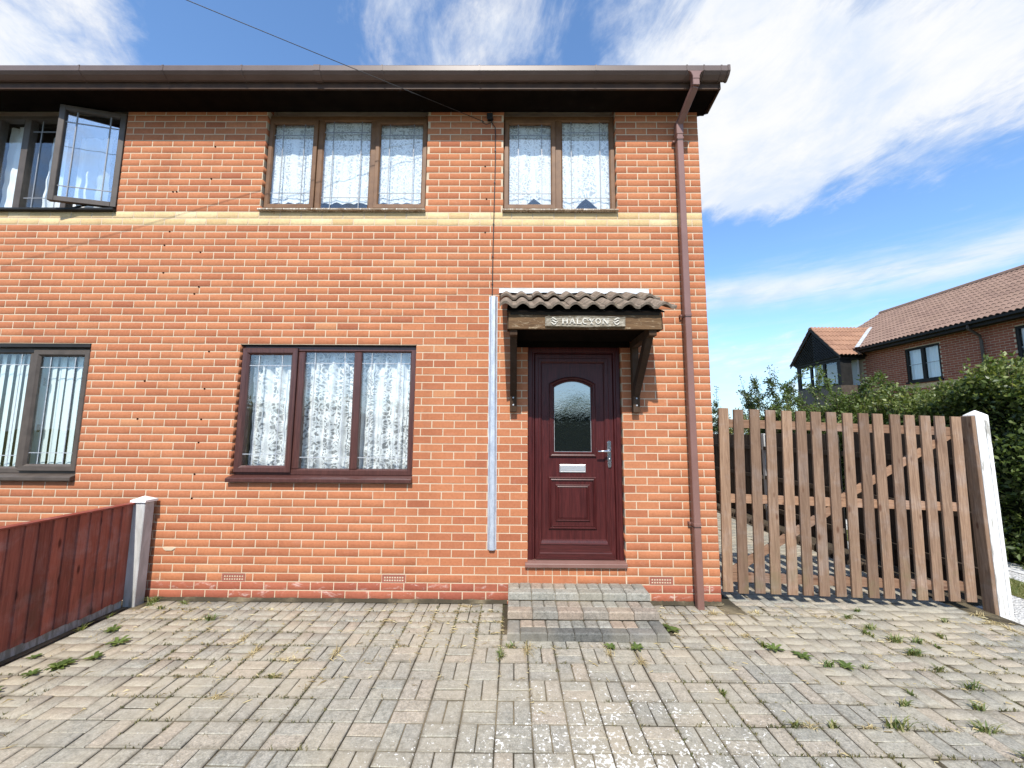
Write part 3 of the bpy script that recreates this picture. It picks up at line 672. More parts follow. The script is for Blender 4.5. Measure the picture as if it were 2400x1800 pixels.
for z in (z0+.20, z1-.20):
    for a, b in ((-cw+.052, -cw+.145), (-cw+.155, -.155), (-.145, -.052)): g.box(a, b, -.016, -.0125, z-.0045, z+.0045)
c_s = P(g.obj('lead_strip', 'lead_came', lf), lf)
g = G(); g.bar((-6.90, .04, z0+.012), (-6.55, -.04, z0+.016), .018, .006); P(g.obj('casement_stay', 'black_timber', lf), lf)
for o in (c_o, c_g, c_s): o.matrix_basis = c_m

# ---- eaves
FY, FB = -.31, 5.072
g = G(); g.box(WX0, .085, FY, FY+.02, FB, 5.24); H(g.obj('fascia_board', 'fascia_brown', house, .003))
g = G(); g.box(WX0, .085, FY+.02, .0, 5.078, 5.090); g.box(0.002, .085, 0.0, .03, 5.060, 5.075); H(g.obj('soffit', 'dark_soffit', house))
sl = math.tan(R(35))
g = G(); g.ex_x([(FY+.0, 5.075), (-.03, 5.035), (.02, 5.07), (4.1, 5.07+4.08*sl), (4.1, 5.26+4.1*sl), (FY, 5.24)], .0855, .105); g.ex_x([(4.1, 5.07+4.08*sl), (8.4, 5.07), (8.4, 5.24), (4.1, 5.26+4.1*sl)], .0855, .105)
H(g.obj('bargeboard', 'fascia_brown', house))
roof = G()
nr = 15
for i in range(nr):
    y0 = FY-.05+i*4.45/nr; y1 = y0+4.45/nr+.04
    a, b = 5.235+(y0-FY)*sl+.03, 5.235+(y1-FY)*sl+.012
    roof.ex_x([(y0, a-.03), (y0, a), (y1, b), (y1, b-.03)], WX0, .12)
roof.ex_x([(4.1, 8.32), (8.6, 5.16), (8.6, 5.12), (4.1, 8.26)], WX0, .12)
H(roof.obj('roof', 'roof_tile_brown', house))
gy, gt = -.402, 5.252
gut = G(); prof = [(gy, gt), (gy-.004, gt-.008), (gy-.004, gt-.060), (gy+.020, gt-.085), (FY-.030, gt-.108), (FY-.004, gt-.108), (FY-.004, gt-.02), (FY-.008, gt-.02), (FY-.008, gt-.103), (FY-.028, gt-.103), (gy+.022, gt-.081), (gy+.001, gt-.058), (gy+.003, gt)]
gut.ex_x(prof, WX0, .150); gu = H(gut.obj('gutter', 'gutter_plastic', house))
def clip(xa, xb, e, name, mat='gutter_plastic'):
    g = G(); g.ex_x([(gy-.001, gt+.004+e), (gy-.006-e, gt-.004), (gy-.006-e, gt-.062), (gy+.019-e, gt-.088-e), (FY-.03, gt-.111-e), (FY-.004, gt-.111-e), (FY-.004, gt-.1085), (FY-.03, gt-.1085), (gy+.020, gt-.0855), (gy-.0042, gt-.0602), (gy-.0042, gt-.007), (gy-.0005, gt+.0005)], xa, xb)
    P(g.obj(name, mat, gu), gu)
for x in (-5.55, -4.75, -3.33, -2.35, -1.18, .075): clip(x-.008, x+.008, .002, 'gutter_clip')
clip(-4.02, -3.955, .004, 'gutter_joint', 'gutter_plastic'); clip(.135, .158, .005, 'end_cap')
clip(-6.4-.008, -6.4+.008, .002, 'gutter_clip'); clip(-.275, -.265, .004, 'gutter_clip'); clip(-.105, -.095, .004, 'gutter_clip')
# outlet, offset and pipe
DX0, DX1, DY0, DY1 = -.272, -.207, -.105, -.040
dp = G(); dp.box(DX0, DX1, DY0, DY1, -.075, 4.76); dpo = H(dp.obj('downpipe', 'brown_plastic', house, .006))
g = G(); pr_ = [(-.265, gt-.062), (-.105, gt-.062), (-.135, gt-.085), (-.150, gt-.12), (-.150, gt-.15), (-.220, gt-.15), (-.220, gt-.12), (-.235, gt-.085)]
g.ex_y(pr_, gy-.008, gy+.06); P(g.obj('outlet', 'brown_plastic', dpo, .004), dpo)
g = G(); g.box(-.219, -.151, gy-.004, gy+.062, gt-.215, gt-.13); P(g.obj('pipe_bend', 'brown_plastic', dpo, .005), dpo)
g = G(); g.bar((-.185, gy+.03, gt-.20), (-.238, -.074, 4.865), .062, .062, (1, 0, 0)); P(g.obj('offset_pipe', 'brown_plastic', dpo, .005), dpo)
g = G(); g.bar((-.2395, -.0725, 4.895), (-.2395, -.0725, 4.74), .074, .074, (0, 1, 0)); P(g.obj('pipe_socket', 'brown_plastic', dpo, .006), dpo)
for z in (4.70, 2.78, .73):
    g = G(); g.box(DX0-.003, DX1+.003, DY0-.003, DY1+.003, z-.012, z+.012); g.box(DX0-.022, DX0-.003, -.045, 0, z-.010, z+.012); P(g.obj('pipe_clip', 'brown_plastic', dpo, .002), dpo)
    g = G(); g.box(DX0-.0015, DX1+.0015, DY0-.0015, DY1, z-.03, z-.022); P(g.obj('pipe_joint', 'black_timber', dpo), dpo)

# ---- door
DXL, DXR, DZ0, DZ1 = -1.842, -.903, zc(4), zc(32)-.004
g = G(); g.rings(lambda d: [(DXL+d, DZ0+.05), (DXR-d, DZ0+.05), (DXR-d, DZ1-d), (DXL+d, DZ1-d)], [(0, .13), (0, .050), (.003, .046), (.040, .046), (.048, .056), (.062, .056), (.068, .066), (.068, .13)])
H(g.obj('door_frame', 'rosewood', house))
g = G(); g.ex_x([(-.035, DZ0+.004), (-.035, DZ0+.038), (.02, DZ0+.052), (.13, DZ0+.052), (.13, DZ0+.002), (-.025, DZ0+.002)], DXL-.028, DXR+.012); H(g.obj('threshold', 'brown_plastic', house, .002))
LX0, LX1, LZ0, LZ1 = DXL+.071, DXR-.071, DZ0+.056, DZ1-.071
g = G(); g.box(LX0, LX1, .072, .115, LZ0, LZ1)
door = H(g.obj('door', 'rosewood', house)); door['label'] = 'dark rosewood panelled front door with arched glass'
SX0, SX1, SZ0, SZ1 = -1.700, -1.070, .545, 2.300
g = G(); g.rings(lambda d: [(LX0+.001+d*(SX0-LX0)/.1, LZ0+.001+d*(SZ0-LZ0)/.1), (LX1-.001-d*(LX1-SX1)/.1, LZ0+.001+d*(SZ0-LZ0)/.1), (LX1-.001-d*(LX1-SX1)/.1, LZ1-.001-d*(LZ1-SZ1)/.1), (LX0+.001+d*(SX0-LX0)/.1, LZ1-.001-d*(LZ1-SZ1)/.1)],
             [(0, .073), (0, .060), (.006, .056), (.046, .056), (.052, .052), (.082, .052), (.094, .060), (.1, .0725)])
P(g.obj('door_stile', 'rosewood', door), door)
def kick():
    g = G(); zt, zb_ = SZ0-.03, LZ0+.003
    L = [(zb_, LX0+.003, LX1-.003, .046), (zb_+.055, LX0+.003+.040, LX1-.003-.040, .043), (zb_+.062, LX0+.046, LX1-.046, .050), (zt-.018, SX0-.020, SX1+.020, .050), (zt-.012, SX0-.016, SX1+.016, .042), (zt, SX0-.004, SX1+.004, .055)]
    v = []; f = []
    for z, a, b, y in L: v += [(a, y, z), (b, y, z)]
    for i in range(len(L)-1): f.append((2*i, 2*i+1, 2*i+3, 2*i+2))
    g.add(v, f); P(g.obj('kick_rail', 'rosewood_h', door), door)
kick()
GX0, GX1, GZ0, GZS, GZC = -1.576, -1.200, 1.395, 2.052, 2.112
def arch(d):
    x0, x1, z0_, zs, zc_ = GX0+d, GX1-d, GZ0+d, GZS-d*.75, GZC-d; pts = [(x0, z0_), (x1, z0_)]
    for i in range(13):
        t = i/12; x = x1+(x0-x1)*t; pts.append((x, zs+(zc_-zs)*(1-(2*t-1)**2)))
    return pts
g = G(); g.rings(arch, [(-.050, .0725), (-.048, .058), (-.036, .050), (-.022, .058), (-.010, .052), (.0, .062), (.0, .075)]); P(g.obj('glazing_frame', 'rosewood', door), door)
g = G(); g.rings(arch, [(0.0005, .068), (.004, .0665), (.0045, .069)]); P(g.obj('glazing_seal', 'lead_grey', door), door)
g = G(); g.rings(arch, [(.0045, .0705), (.005, .0705)], True); P(g.obj('pane', 'obscure_glass', door), door)
for (a, b, c, d, w, h) in ((-1.636, -1.157, .640, 1.150, .035, .020), (-1.566, -1.223, .715, 1.075, .028, .014)):
    g = G(); g.rings(rect(a, b, c, d), [(0, .0725), (.002, .0725-h*.6), (w*.35, .0725-h), (w*.6, .0725-h*.5), (w*.9, .0725-h*.8), (w, .0725)]); P(g.obj('panel_moulding', 'rosewood', door), door)
g = G(); g.rings(rect(-1.536, -1.253, .745, 1.045), [(0, .0725), (.006, .0665), (.02, .0665)], True); P(g.obj('door_panel', 'rosewood', door), door)
g = G(); g.rings(rect(-1.523, -1.262, 1.193, 1.272), [(0, .0722), (0, .064), (.006, .061), (.012, .066)], True); g.box(-1.509, -1.276, .060, .066, 1.207, 1.258); P(g.obj('letter_plate', 'brushed_alloy', door, .001), door)
g = G(); g.extrude([(-1.026+.019*math.cos(t), 1.262+.019*math.sin(t)) for t in np.linspace(math.pi, 2*math.pi, 9)] + [(-1.026+.019*math.cos(t), 1.492+.019*math.sin(t)) for t in np.linspace(0, math.pi, 9)], lambda p, a: (p[0], a, p[1]), .040, .0518)
hd = P(g.obj('door_handle', 'chrome', door, .002), door)
g = G(); g.tube([(-1.026, .045, 1.408), (-1.026, .0, 1.408), (-1.034, -.012, 1.408), (-1.10, -.014, 1.408), (-1.150, -.012, 1.405)], [.011, .010, .011, .010, .008], 10); g.tube([(-1.026, .043, 1.33), (-1.026, .032, 1.33)], .009, 10)
hv = P(g.obj('door_handle', 'chrome', door, smooth=True), door)
# mortar bed behind the door sill bricks is part of the wall core; wet lime on the threshold joint
g = G(); g.box(-1.846, -.899, .012, .10, zc(2)-.02, zc(4)-.002); H(g.obj('sill_course_bed', 'mortar', house))

# ---- canopy over the door
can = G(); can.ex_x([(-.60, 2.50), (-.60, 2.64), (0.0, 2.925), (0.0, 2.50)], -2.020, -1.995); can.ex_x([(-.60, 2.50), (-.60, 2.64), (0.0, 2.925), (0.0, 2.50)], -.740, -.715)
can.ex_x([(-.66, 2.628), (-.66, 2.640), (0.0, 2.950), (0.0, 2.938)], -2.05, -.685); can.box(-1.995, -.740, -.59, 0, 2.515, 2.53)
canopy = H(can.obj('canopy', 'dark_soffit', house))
g = G(); g.box(-1.955, -.808, -.012, -.002, zc(32)-.02, 2.514); P(g.obj('shade_board', 'dark_soffit', canopy), canopy)  # near-black board added over the bricks to stand in for canopy shade
g = G(); g.box(-2.036, -.700, -.625, -.600, 2.487, 2.640); P(g.obj('fascia_board', 'peeling_wood', canopy, .003), canopy)
g = G(); g.ex_x([(-.645, 2.650), (-.650, 2.642), (-.628, 2.612), (-.626, 2.63)], -2.02, -.72); P(g.obj('underlay', 'black_timber', canopy), canopy)
for xa in (-2.0365, -.6995):
    g = G(); g.ex_x([(-.622, 2.492), (-.60, 2.640), (-.0, 2.930), (0, 2.62), (-.50, 2.492)], min(xa, xa), xa+.012) if xa > -1 else g.ex_x([(-.60, 2.492), (-.60, 2.640), (-.0, 2.930), (0, 2.62), (-.50, 2.492)], xa-.012, xa)
    P(g.obj('end_board', 'bracket_wood', canopy), canopy)
for xa, xb in ((-2.025, -1.958), (-.804, -.737)):
    g = G(); g.box(xa, xb, -.068, 0, 1.79, 2.50); P(g.obj('wall_post', 'bracket_wood', canopy, .003), canopy)
    g = G(); g.ex_x([(-.068, 1.945), (-.068, 2.06), (-.46, 2.50), (-.575, 2.50)], xa+.002, xb-.002); P(g.obj('bracket', 'bracket_wood', canopy, .003), canopy)
    g = G(); g.box(xa+.001, xb-.001, -.60, -.068, 2.4405, 2.5135); P(g.obj('bracket_arm', 'bracket_wood', canopy), canopy)
    for z in (1.86, 1.93):
        g = G(); g.tube([((xa+xb)/2, -.068, z), ((xa+xb)/2, -.072, z)], .008, 8); P(g.obj('bolt', 'lead_grey', canopy), canopy)
# interlocking tiles
def tile_mesh(name, W_, L_, peaks, hw, ht, th, mat, nx=24):
    xs = np.linspace(0, W_, nx+1); hh = np.zeros_like(xs)
    for p in peaks:
        for q in (p-W_, p, p+W_):
            d = np.clip(np.abs(xs-q)/hw, 0, 1); hh = np.maximum(hh, ht*np.sqrt(1-d*d)*(.35+.65*np.cos(np.pi*d/2)))
    v = []; f = []; n = nx+1
    for y, lift in ((0, 0), (L_, 0)):
        for t in (0, -th): v += [(x, y, h+t) for x, h in zip(xs, hh)]
    for i in range(nx):
        f += [(i, i+1, 2*n+i+1, 2*n+i), (n+i+1, n+i, 3*n+i, 3*n+i+1), (n+i, n+i+1, i+1, i), (2*n+i, 2*n+i+1, 3*n+i+1, 3*n+i)]
    f += [(0, 2*n, 3*n, n), (n-1, 2*n-1, 4*n-1, 3*n-1)]
    me = bpy.data.meshes.new(name); me.from_pydata(v, [], f); me.update(); me.materials.append(MATS[mat]); me.shade_flat(); return me
tm = tile_mesh('tile', .304, .42, (.051, .203), .058, .038, .022, 'old_concrete_tile', 44)
tm2 = tile_mesh('tile', .304, .30, (.051, .203), .058, .038, .022, 'old_concrete_tile', 44)
for row, (ya, zaa) in enumerate(((-.700, 2.672), (-.330, 2.872))):
    for i in range(5):
        o = bpy.data.objects.new('tile', tm2 if row else tm); col.objects.link(o); P(o, canopy)
        o.matrix_basis = Matrix.Translation((-2.115+i*.3045-(.01 if row else 0)*0+rnd.uniform(-.003, .003), ya+rnd.uniform(-.006, .006), zaa+rnd.uniform(-.003, .003))) @ Matrix.Rotation(R(23.0)+rnd.uniform(-.01, .01), 4, 'X') @ Matrix.Rotation(rnd.uniform(-.008, .008), 4, 'Z')
g = G(); L = 24
for i in range(L):
    xa, xb = -2.145+i*1.552/L, -2.145+(i+1)*1.552/L
    g.add([(xa, -.004-.004*math.sin(i*2.1), 3.078), (xb, -.004-.004*math.sin((i+1)*2.1), 3.076), (xb, -.010-.005*math.sin((i+1)*1.3), 3.012), (xa, -.010-.005*math.sin(i*1.3), 3.012), (xa, -.085, 2.998+.006*math.sin(i*1.1)), (xb, -.085, 2.998+.006*math.sin((i+1)*1.1))], [(0, 1, 2, 3), (3, 2, 5, 4)])
P(g.obj('flashing', 'flashing', canopy, smooth=True), canopy)

# ------------------------------------------------------------------ name sign on the canopy
sign = empty('name_sign', (-1.37, -.64, 2.50), 'carved wooden house name plaque reading HALCYON on the canopy', 'sign')
g = G()
def plaque(d):
    return [(-1.716+d, 2.508+d), (-1.40, 2.500+d), (-1.023-d, 2.506+d), (-1.021-d, 2.588-d), (-1.10, 2.592-d), (-1.20, 2.596-d), (-1.37, 2.598-d), (-1.55, 2.596-d), (-1.64, 2.592-d), (-1.716+d, 2.590-d)]
g.rings(plaque, [(0, -.6255), (0, -.645), (.004, -.649), (.010, -.643)], True)
def S(o): return ground_parent(o, sign)
S(g.obj('plaque', 'carved_resin', sign))
LH = .050
def letter(ch, x, w):
    g = G(); t = .011; z0 = 2.527; y0, y1 = -.651, -.643
    def B(a, b, c, d): g.box(x+a, x+b, y0, y1, z0+c, z0+d)
    def D(p, q, ww=t): g.bar((x+p[0], (y0+y1)/2, z0+p[1]), (x+q[0], (y0+y1)/2, z0+q[1]), ww, y1-y0, (0, 1, 0))
    def arc(a0, a1, rx, rz, n=10):
        pts = [(x+w/2+rx*math.cos(a), z0+LH/2+rz*math.sin(a)) for a in np.linspace(a0, a1, n)]; ins = [(x+w/2+(rx-t*.8)*math.cos(a), z0+LH/2+(rz-t*.55)*math.sin(a)) for a in np.linspace(a0, a1, n)]
        for i in range(n-1): g.ex_y([pts[i], pts[i+1], ins[i+1], ins[i]], y0, y1)
    s = .004
    if ch == 'H':
        B(.003, .003+t, 0, LH); B(w-t-.003, w-.003, 0, LH); B(.003+t, w-t-.003, LH/2-.003, LH/2+.003)
        for a in (0, w-t-.006): B(a, a+t+.006, -.001, s); B(a, a+t+.006, LH-s, LH+.001)
    if ch == 'A':
        D((.006, 0), (w/2, LH), .007); D((w-.008, 0), (w/2, LH)); B(.013, w-.014, .014, .019); B(0, .014, -.001, s); B(w-.018, w+.002, -.001, s)
    if ch == 'L': B(.004, .004+t, 0, LH); B(.004+t, w-.001, 0, .006); B(w-.007, w-.001, .006, .016); B(0, t+.008, LH-s, LH+.001)
    if ch == 'C': arc(.85, 2*math.pi-.85, w*.48, LH*.52, 14)
    if ch == 'Y': B(w/2-t/2, w/2+t/2, 0, LH*.5); D((w/2, LH*.45), (.004, LH)); D((w/2, LH*.45), (w-.004, LH), .007); B(w/2-t/2-.005, w/2+t/2+.005, -.001, s); B(-.003, .014, LH-s, LH+.001); B(w-.013, w+.003, LH-s, LH+.001)
    if ch == 'O': arc(0, 2*math.pi, w*.48, LH*.48, 18)
    if ch == 'N': B(.003, .009, 0, LH); B(w-.009, w-.003, 0, LH); D((.005, LH), (w-.006, 0)); B(-.003, .014, -.001, s); B(-.004, .010, LH-s, LH+.001); B(w-.014, w+.003, LH-s, LH+.001)
    S(g.obj('letter', 'sign_letter', sign))
for ch, x, w in zip('HALCYON', (-1.572, -1.510, -1.448, -1.396, -1.342, -1.284, -1.222), (.054, .056, .046, .048, .052, .050, .054)): letter(ch, x, w)
for sgn, xc in ((1, -1.640), (-1, -1.098)):
    g = G()
    for q, (dx, dz, ln) in enumerate(((0, .020, .05), (.004, .0, .055), (-.002, -.020, .045))):
        pts = [(xc+sgn*(dx-ln/2+ln*t), -.647, 2.550+dz+.009*math.sin(t*5+q)) for t in np.linspace(0, 1, 8)]; g.tube(pts, [.003, .005, .006, .006, .006, .006, .005, .003], 6)
    S(g.obj('carved_leaf', 'sign_letter', sign, smooth=True))

# ------------------------------------------------------------------ door steps
steps = empty('door_steps', (-1.39, -.35, -.03), 'three shallow tiers of grey and pink block paving below the front door', 'steps')
def step_block(x0, x1, y0, y1, ztop, mat, h=.062):
    g_ = .004; L_, Wd = x1-x0-g_, y1-y0-g_
    M = Matrix.Translation((x0+g_/2, y0+g_/2, ztop+rnd.uniform(-.002, .002))) @ Matrix.Rotation(rnd.gauss(0, .007), 4, 'Z') @ Matrix(((1, 0, 0, 0), (0, 0, 1, 0), (0, -1, 0, 0), (0, 0, 0, 1)))
    o = bpy.data.objects.new('paver', block_mesh('paver', L_, Wd, h, .010, mat)); col.objects.link(o); o.parent = steps; o.matrix_parent_inverse = Matrix.Translation(-steps.location); o.matrix_basis = M
XS0, XS1 = -2.030, -.752
fronts = (-.245, -.475, -.705); tops = (.160, .096, .033)
for t in range(3):
    yf = fronts[t]; yb = 0.0 if t == 0 else fronts[t-1]-.003
    nf = 6; w = (XS1-XS0)/nf; mf = ('paver_grey', 'paver_buff', 'paver_dark')[t]
    endw = .105 if t == 2 else 0
    if t == 2:
        step_block(XS0, XS0+endw, yf, yb, tops[t], 'paver_dark'); step_block(XS1-endw, XS1, yf, yb, tops[t], 'paver_dark'); nf = 5; w = (XS1-XS0-2*endw)/nf
    for q in range(nf): step_block(XS0+endw+q*w, XS0+endw+(q+1)*w, yf, yf+.105, tops[t], mf)
    nb = 12 if t < 2 else 10; w = (XS1-XS0-2*endw)/nb
    for q in range(nb): step_block(XS0+endw+q*w, XS0+endw+(q+1)*w, yf+.105, yb, tops[t], rnd.choice(['paver_grey', 'paver_buff', 'paver_buff']))
g = G()
for t in range(3): g.box(XS0+.006, XS1-.006, fronts[t]+.008, -.002 if t == 0 else fronts[t-1]+.004, -.10, tops[t]-.014)
ground_parent(g.obj('mortar_bed', 'joint_sand', steps), steps)

# ------------------------------------------------------------------ curtains and blinds
def curtain(x0, x1, z0, z1, y, mat, label, amp, freq, scallop=0.0, swag=None, nx=140, nz=36):
    xs = np.linspace(x0, x1, nx+1); ts = np.linspace(0, 1, nz+1); ph = rng.uniform(0, 6, 4); V = []
    for t in ts:
        for x in xs:
            zb = z0+scallop*abs(math.sin((x-x0)*24))
            if swag: zb = max(zb, swag(x))
            z = zb+(z1-zb)*t; a = amp*(1-.35*t)
            V.append((x, y+a*(math.sin(freq*x+ph[0]+.7*math.sin(3*z+ph[1]))+.5*math.sin(freq*2.3*x+ph[2]+1.2*math.sin(2*z))+.25*math.sin(31*z+9*x+ph[3])), z))
    n = nx+1; F = [(j*n+i, j*n+i+1, (j+1)*n+i+1, (j+1)*n+i) for j in range(nz) for i in range(nx)]
    return tag(mesh_np('net_curtain', V, F, mat, smooth=True), label, 'curtain')
curtain(-4.74, -3.04, 1.19, 2.42, .165, 'lace_bold', 'gathered white lace curtain with bold scrolls behind the dark brown ground floor window', .034, 44)
curtain(-4.66, -2.99, 4.05, 5.03, .090, 'lace_fine', 'white net curtain with scalloped hem behind the three light upper window', .006, 26, .02)
def swag(x):
    c = (-1.78, -1.21); return max(4.0 + .13*max(0, 1-abs(x-cc)/.12)**.8 for cc in c)
curtain(-2.06, -.94, 3.98, 5.03, .090, 'lace_flower', 'white flowered net curtain parted at the hem behind the two light upper window', .006, 30, 0, swag)
bl = empty('vertical_blind', (-7.2, .15, 1.2), 'pale green vertical slat blind behind the grey brown ground floor window', 'blind')
sm = None
for i in range(19):
    x = -8.05+i*.091
    if sm is None:
        v = []; f = []
        for q, (a, b) in enumerate(((-.045, 0), (0, -.006), (.045, 0))): v += [(a, b, 0), (a, b, 1.26)]
        sm = bpy.data.meshes.new('slat'); sm.from_pydata(v, [], [(0, 2, 3, 1), (2, 4, 5, 3)]); sm.update(); sm.materials.append(MATS['blind_fabric'])
    o = bpy.data.objects.new('slat', sm); col.objects.link(o); o.parent = bl; o.location = (x+7.2, 0, 0); o.rotation_euler.z = R(-13+rnd.uniform(-6, 6))
g = G(); g.box(-8.1, -6.38, .13, .17, 2.44, 2.47); ground_parent(g.obj('head_rail', 'white_paint', bl), bl)
c1 = curtain(-7.79, -7.47, 3.99, 5.04, .19, 'cotton', 'plain white curtain at the left of the open upper window', .018, 36, nx=60)
c2 = curtain(-7.33, -6.62, 3.99, 4.93, .22, 'cotton', 'plain white curtain behind the middle light of the open upper window', .022, 30, nx=90)

# ------------------------------------------------------------------ cable, box and galvanised cover
g = G(); a, b = Vector((-2.33, -.012, 4.955)), Vector((-4.801, -1.0, 5.282)); pts = []
for i in range(25):
    t = i/24*8.0; p = a+(b-a)*t; p.z += -.12*t*(1-t/8)*.15 + .012*t*t*.3; pts.append(p)
pts = [Vector((-2.225, -.02, 4.985)), Vector((-2.245, -.025, 4.94)), Vector((-2.30, -.03, 4.905)), Vector((-2.345, -.03, 4.93)), Vector((-2.352, -.02, 4.965)), Vector((-2.345, -.014, 5.0))][:5] + pts
g.tube(pts, .0034, 6); tag(g.obj('overhead_cable', 'black_cable', None, smooth=True), 'thin black overhead cable sagging from the sky to the wall below the eaves', 'cable')
jb = empty('junction_box', (-2.262, 0, 4.95), 'small black cable junction box on the wall beside the upper window', 'box')
g = G(); g.box(-2.292, -2.235, -.04, 0, 4.965, 5.03); ground_parent(g.obj('casing', 'black_timber', jb, .004), jb); g = G(); g.box(-2.296, -2.231, -.048, -.041, 4.961, 5.034); ground_parent(g.obj('lid', 'black_timber', jb, .003), jb)
g = G(); g.tube([(-2.250, -.02, 4.962), (-2.235, -.014, 4.93), (-2.205, -.008, 4.89), (-2.200, -.007, 4.5), (-2.207, -.007, 4.0), (-2.214, -.007, 3.5), (-2.217, -.007, 3.0), (-2.217, -.008, 2.95)], .0050, 6)
dc = tag(g.obj('wall_cable', 'black_cable', None, smooth=True), 'black cable clipped down the brick wall into the galvanised cover', 'cable')
for z in (4.62, 4.25, 3.78, 3.42, 3.12):
    x = np.interp(z, [2.95, 3.5, 4.0, 4.5], [-2.217, -2.214, -2.207, -2.200]); g = G(); g.box(x-.010, x+.007, -.014, 0, z-.004, z+.004); g.obj('cable_clip', 'black_cable', dc)
g = G(); pr2 = [(-2.247, 0), (-2.247, -.004), (-2.238, -.005), (-2.232, -.026), (-2.222, -.034), (-2.186, -.034), (-2.176, -.026), (-2.170, -.005), (-2.161, -.004), (-2.161, 0)]
g.extrude(pr2, lambda p, a: (p[0]+.012*(2.98-a)/2.5, p[1], a), .462, 2.985)
tag(g.obj('cable_cover', 'galvanised', None), 'tall galvanised steel cable cover strip fixed to the brick wall left of the door', 'cable cover')

# ------------------------------------------------------------------ left boundary fence
FX = -5.60
fp = empty('fence_post', (-5.56, -.08, -.03), 'grey concrete fence post with white cap against the brick wall', 'post')
g = G(); g.box(-5.600, -5.485, -.145, -.035, -.10, .905); ground_parent(g.obj('shaft', 'post_concrete', fp, .006), fp)
g = G(); cx, cy, zt = -5.54, -.0925, .905
g.add([(cx-.075, cy-.068, zt+.002), (cx+.075, cy-.068, zt+.002), (cx+.075, cy+.068, zt+.002), (cx-.075, cy+.068, zt+.002), (cx-.075, cy-.068, zt+.022), (cx+.075, cy-.068, zt+.022), (cx+.075, cy+.068, zt+.022), (cx-.075, cy+.068, zt+.022), (cx, cy, zt+.056)],
      [(3, 2, 1, 0), (0, 1, 5, 4), (1, 2, 6, 5), (2, 3, 7, 6), (3, 0, 4, 7), (4, 5, 8), (5, 6, 8), (6, 7, 8), (7, 4, 8)]); ground_parent(g.obj('cap', 'white_paint', fp), fp)
fence = empty('garden_fence', (FX, -1.3, -.03), 'dark red stained feather edge fence panel on a concrete gravel board', 'fence')
bm_ = None
g = G(); g.add([(0, .0, 0), (.014, .0, 0), (.005, .118, 0), (0, .118, 0), (0, 0, .86), (.014, 0, .86), (.005, .118, .86), (0, .118, .86)], [(3, 2, 1, 0), (4, 5, 6, 7), (0, 1, 5, 4), (1, 2, 6, 5), (2, 3, 7, 6), (3, 0, 4, 7)])
proto = g.obj('board', 'red_fence', None); bm_ = proto.data; bpy.data.objects.remove(proto)
for i in range(26):
    o = bpy.data.objects.new('board', bm_); col.objects.link(o); o.parent = fence
    o.location = (.006+rnd.uniform(-.001, .001), 1.3-.255-i*.094+rnd.uniform(-.003, .003), .060+rnd.uniform(-.006, .006)); o.rotation_euler = (0, 0, rnd.uniform(.035, .055))
g = G(); g.ex_y([(-5.632, .893), (-5.568, .888), (-5.568, .902), (-5.600, .910), (-5.632, .905)], -2.66, -.155); ground_parent(g.obj('capping_rail', 'red_rail', fence), fence)
g = G(); g.box(-5.622, -5.594, -2.66, -.155, -.09, .055); ground_parent(g.obj('gravel_board', 'post_concrete', fence, .004), fence)
g = G()
for z in (.12, .45, .80): g.box(-5.645, -5.605, -2.66, -.155, z, z+.05)
ground_parent(g.obj('back_rail', 'red_fence', fence), fence)

# ------------------------------------------------------------------ side gate and posts
gate = empty('picket_gate', (.05, .09, .0), 'wide brown slatted timber gate between the house corner and the white post', 'gate')
TILT = R(1.75)
gate.rotation_euler.y = TILT
def gp(name, g, mat, bevel=0.0):
    o = g.obj(name, mat, gate, bevel); return o
pk = G(); pk.box(-.0490, .0490, -.011, .011, .055, 1.845); pko = pk.obj('picket', 'gate_wood', gate, .002)
for i in range(16):
    o = pko if i == 0 else pko.copy()
    if i: col.objects.link(o)
    o.location = (.055+i*.1568+rnd.uniform(-.004, .004), 0, rnd.uniform(-.005, .006)); o.rotation_euler = (0, rnd.uniform(-.005, .005), 0)
for z in (1.655, .905, .150):
    g = G(); g.box(.02, 2.44, .012, .050, z, z+.085); gp('rail', g, 'gate_wood_x', .002)
for za, zb, xa, xb in ((.238, .902, .10, 1.16), (.993, 1.652, 1.24, 2.34)):
    g = G(); sl_ = (xb-xa)/(zb-za); g.ex_y([(xa-.07, za), (xa+.07, za), (xb+.07, zb), (xb-.07, zb)], .0125, .036); gp('brace', g, 'gate_wood_x', .002)
wp = empty('gate_post', (2.72, .10, -.1), 'white painted concrete gate post with pointed top beside the hedge', 'post')
g = G(); g.add([(2.655, .03, -.16), (2.785, .03, -.16), (2.785, .16, -.16), (2.655, .16, -.16), (2.655, .03, 1.79), (2.785, .03, 1.79), (2.785, .16, 1.79), (2.655, .16, 1.79), (2.72, .095, 1.845)],
      [(3, 2, 1, 0), (0, 1, 5, 4), (1, 2, 6, 5), (2, 3, 7, 6), (3, 0, 4, 7), (4, 5, 8), (5, 6, 8), (6, 7, 8), (7, 4, 8)]); ground_parent(g.obj('shaft', 'white_paint', wp, .006), wp)
g = G(); g.box(2.735, 2.770, .022, .0285, -.12, 1.74); ground_parent(g.obj('front_rib', 'white_paint', wp, .004), wp)
tp = G(); tp.box(2.615, 2.652, .035, .145, -.14, 1.78); tag(tp.obj('hanging_post', 'gate_wood', None, .004), 'narrow weathered timber post fixed to the white gate post', 'post')

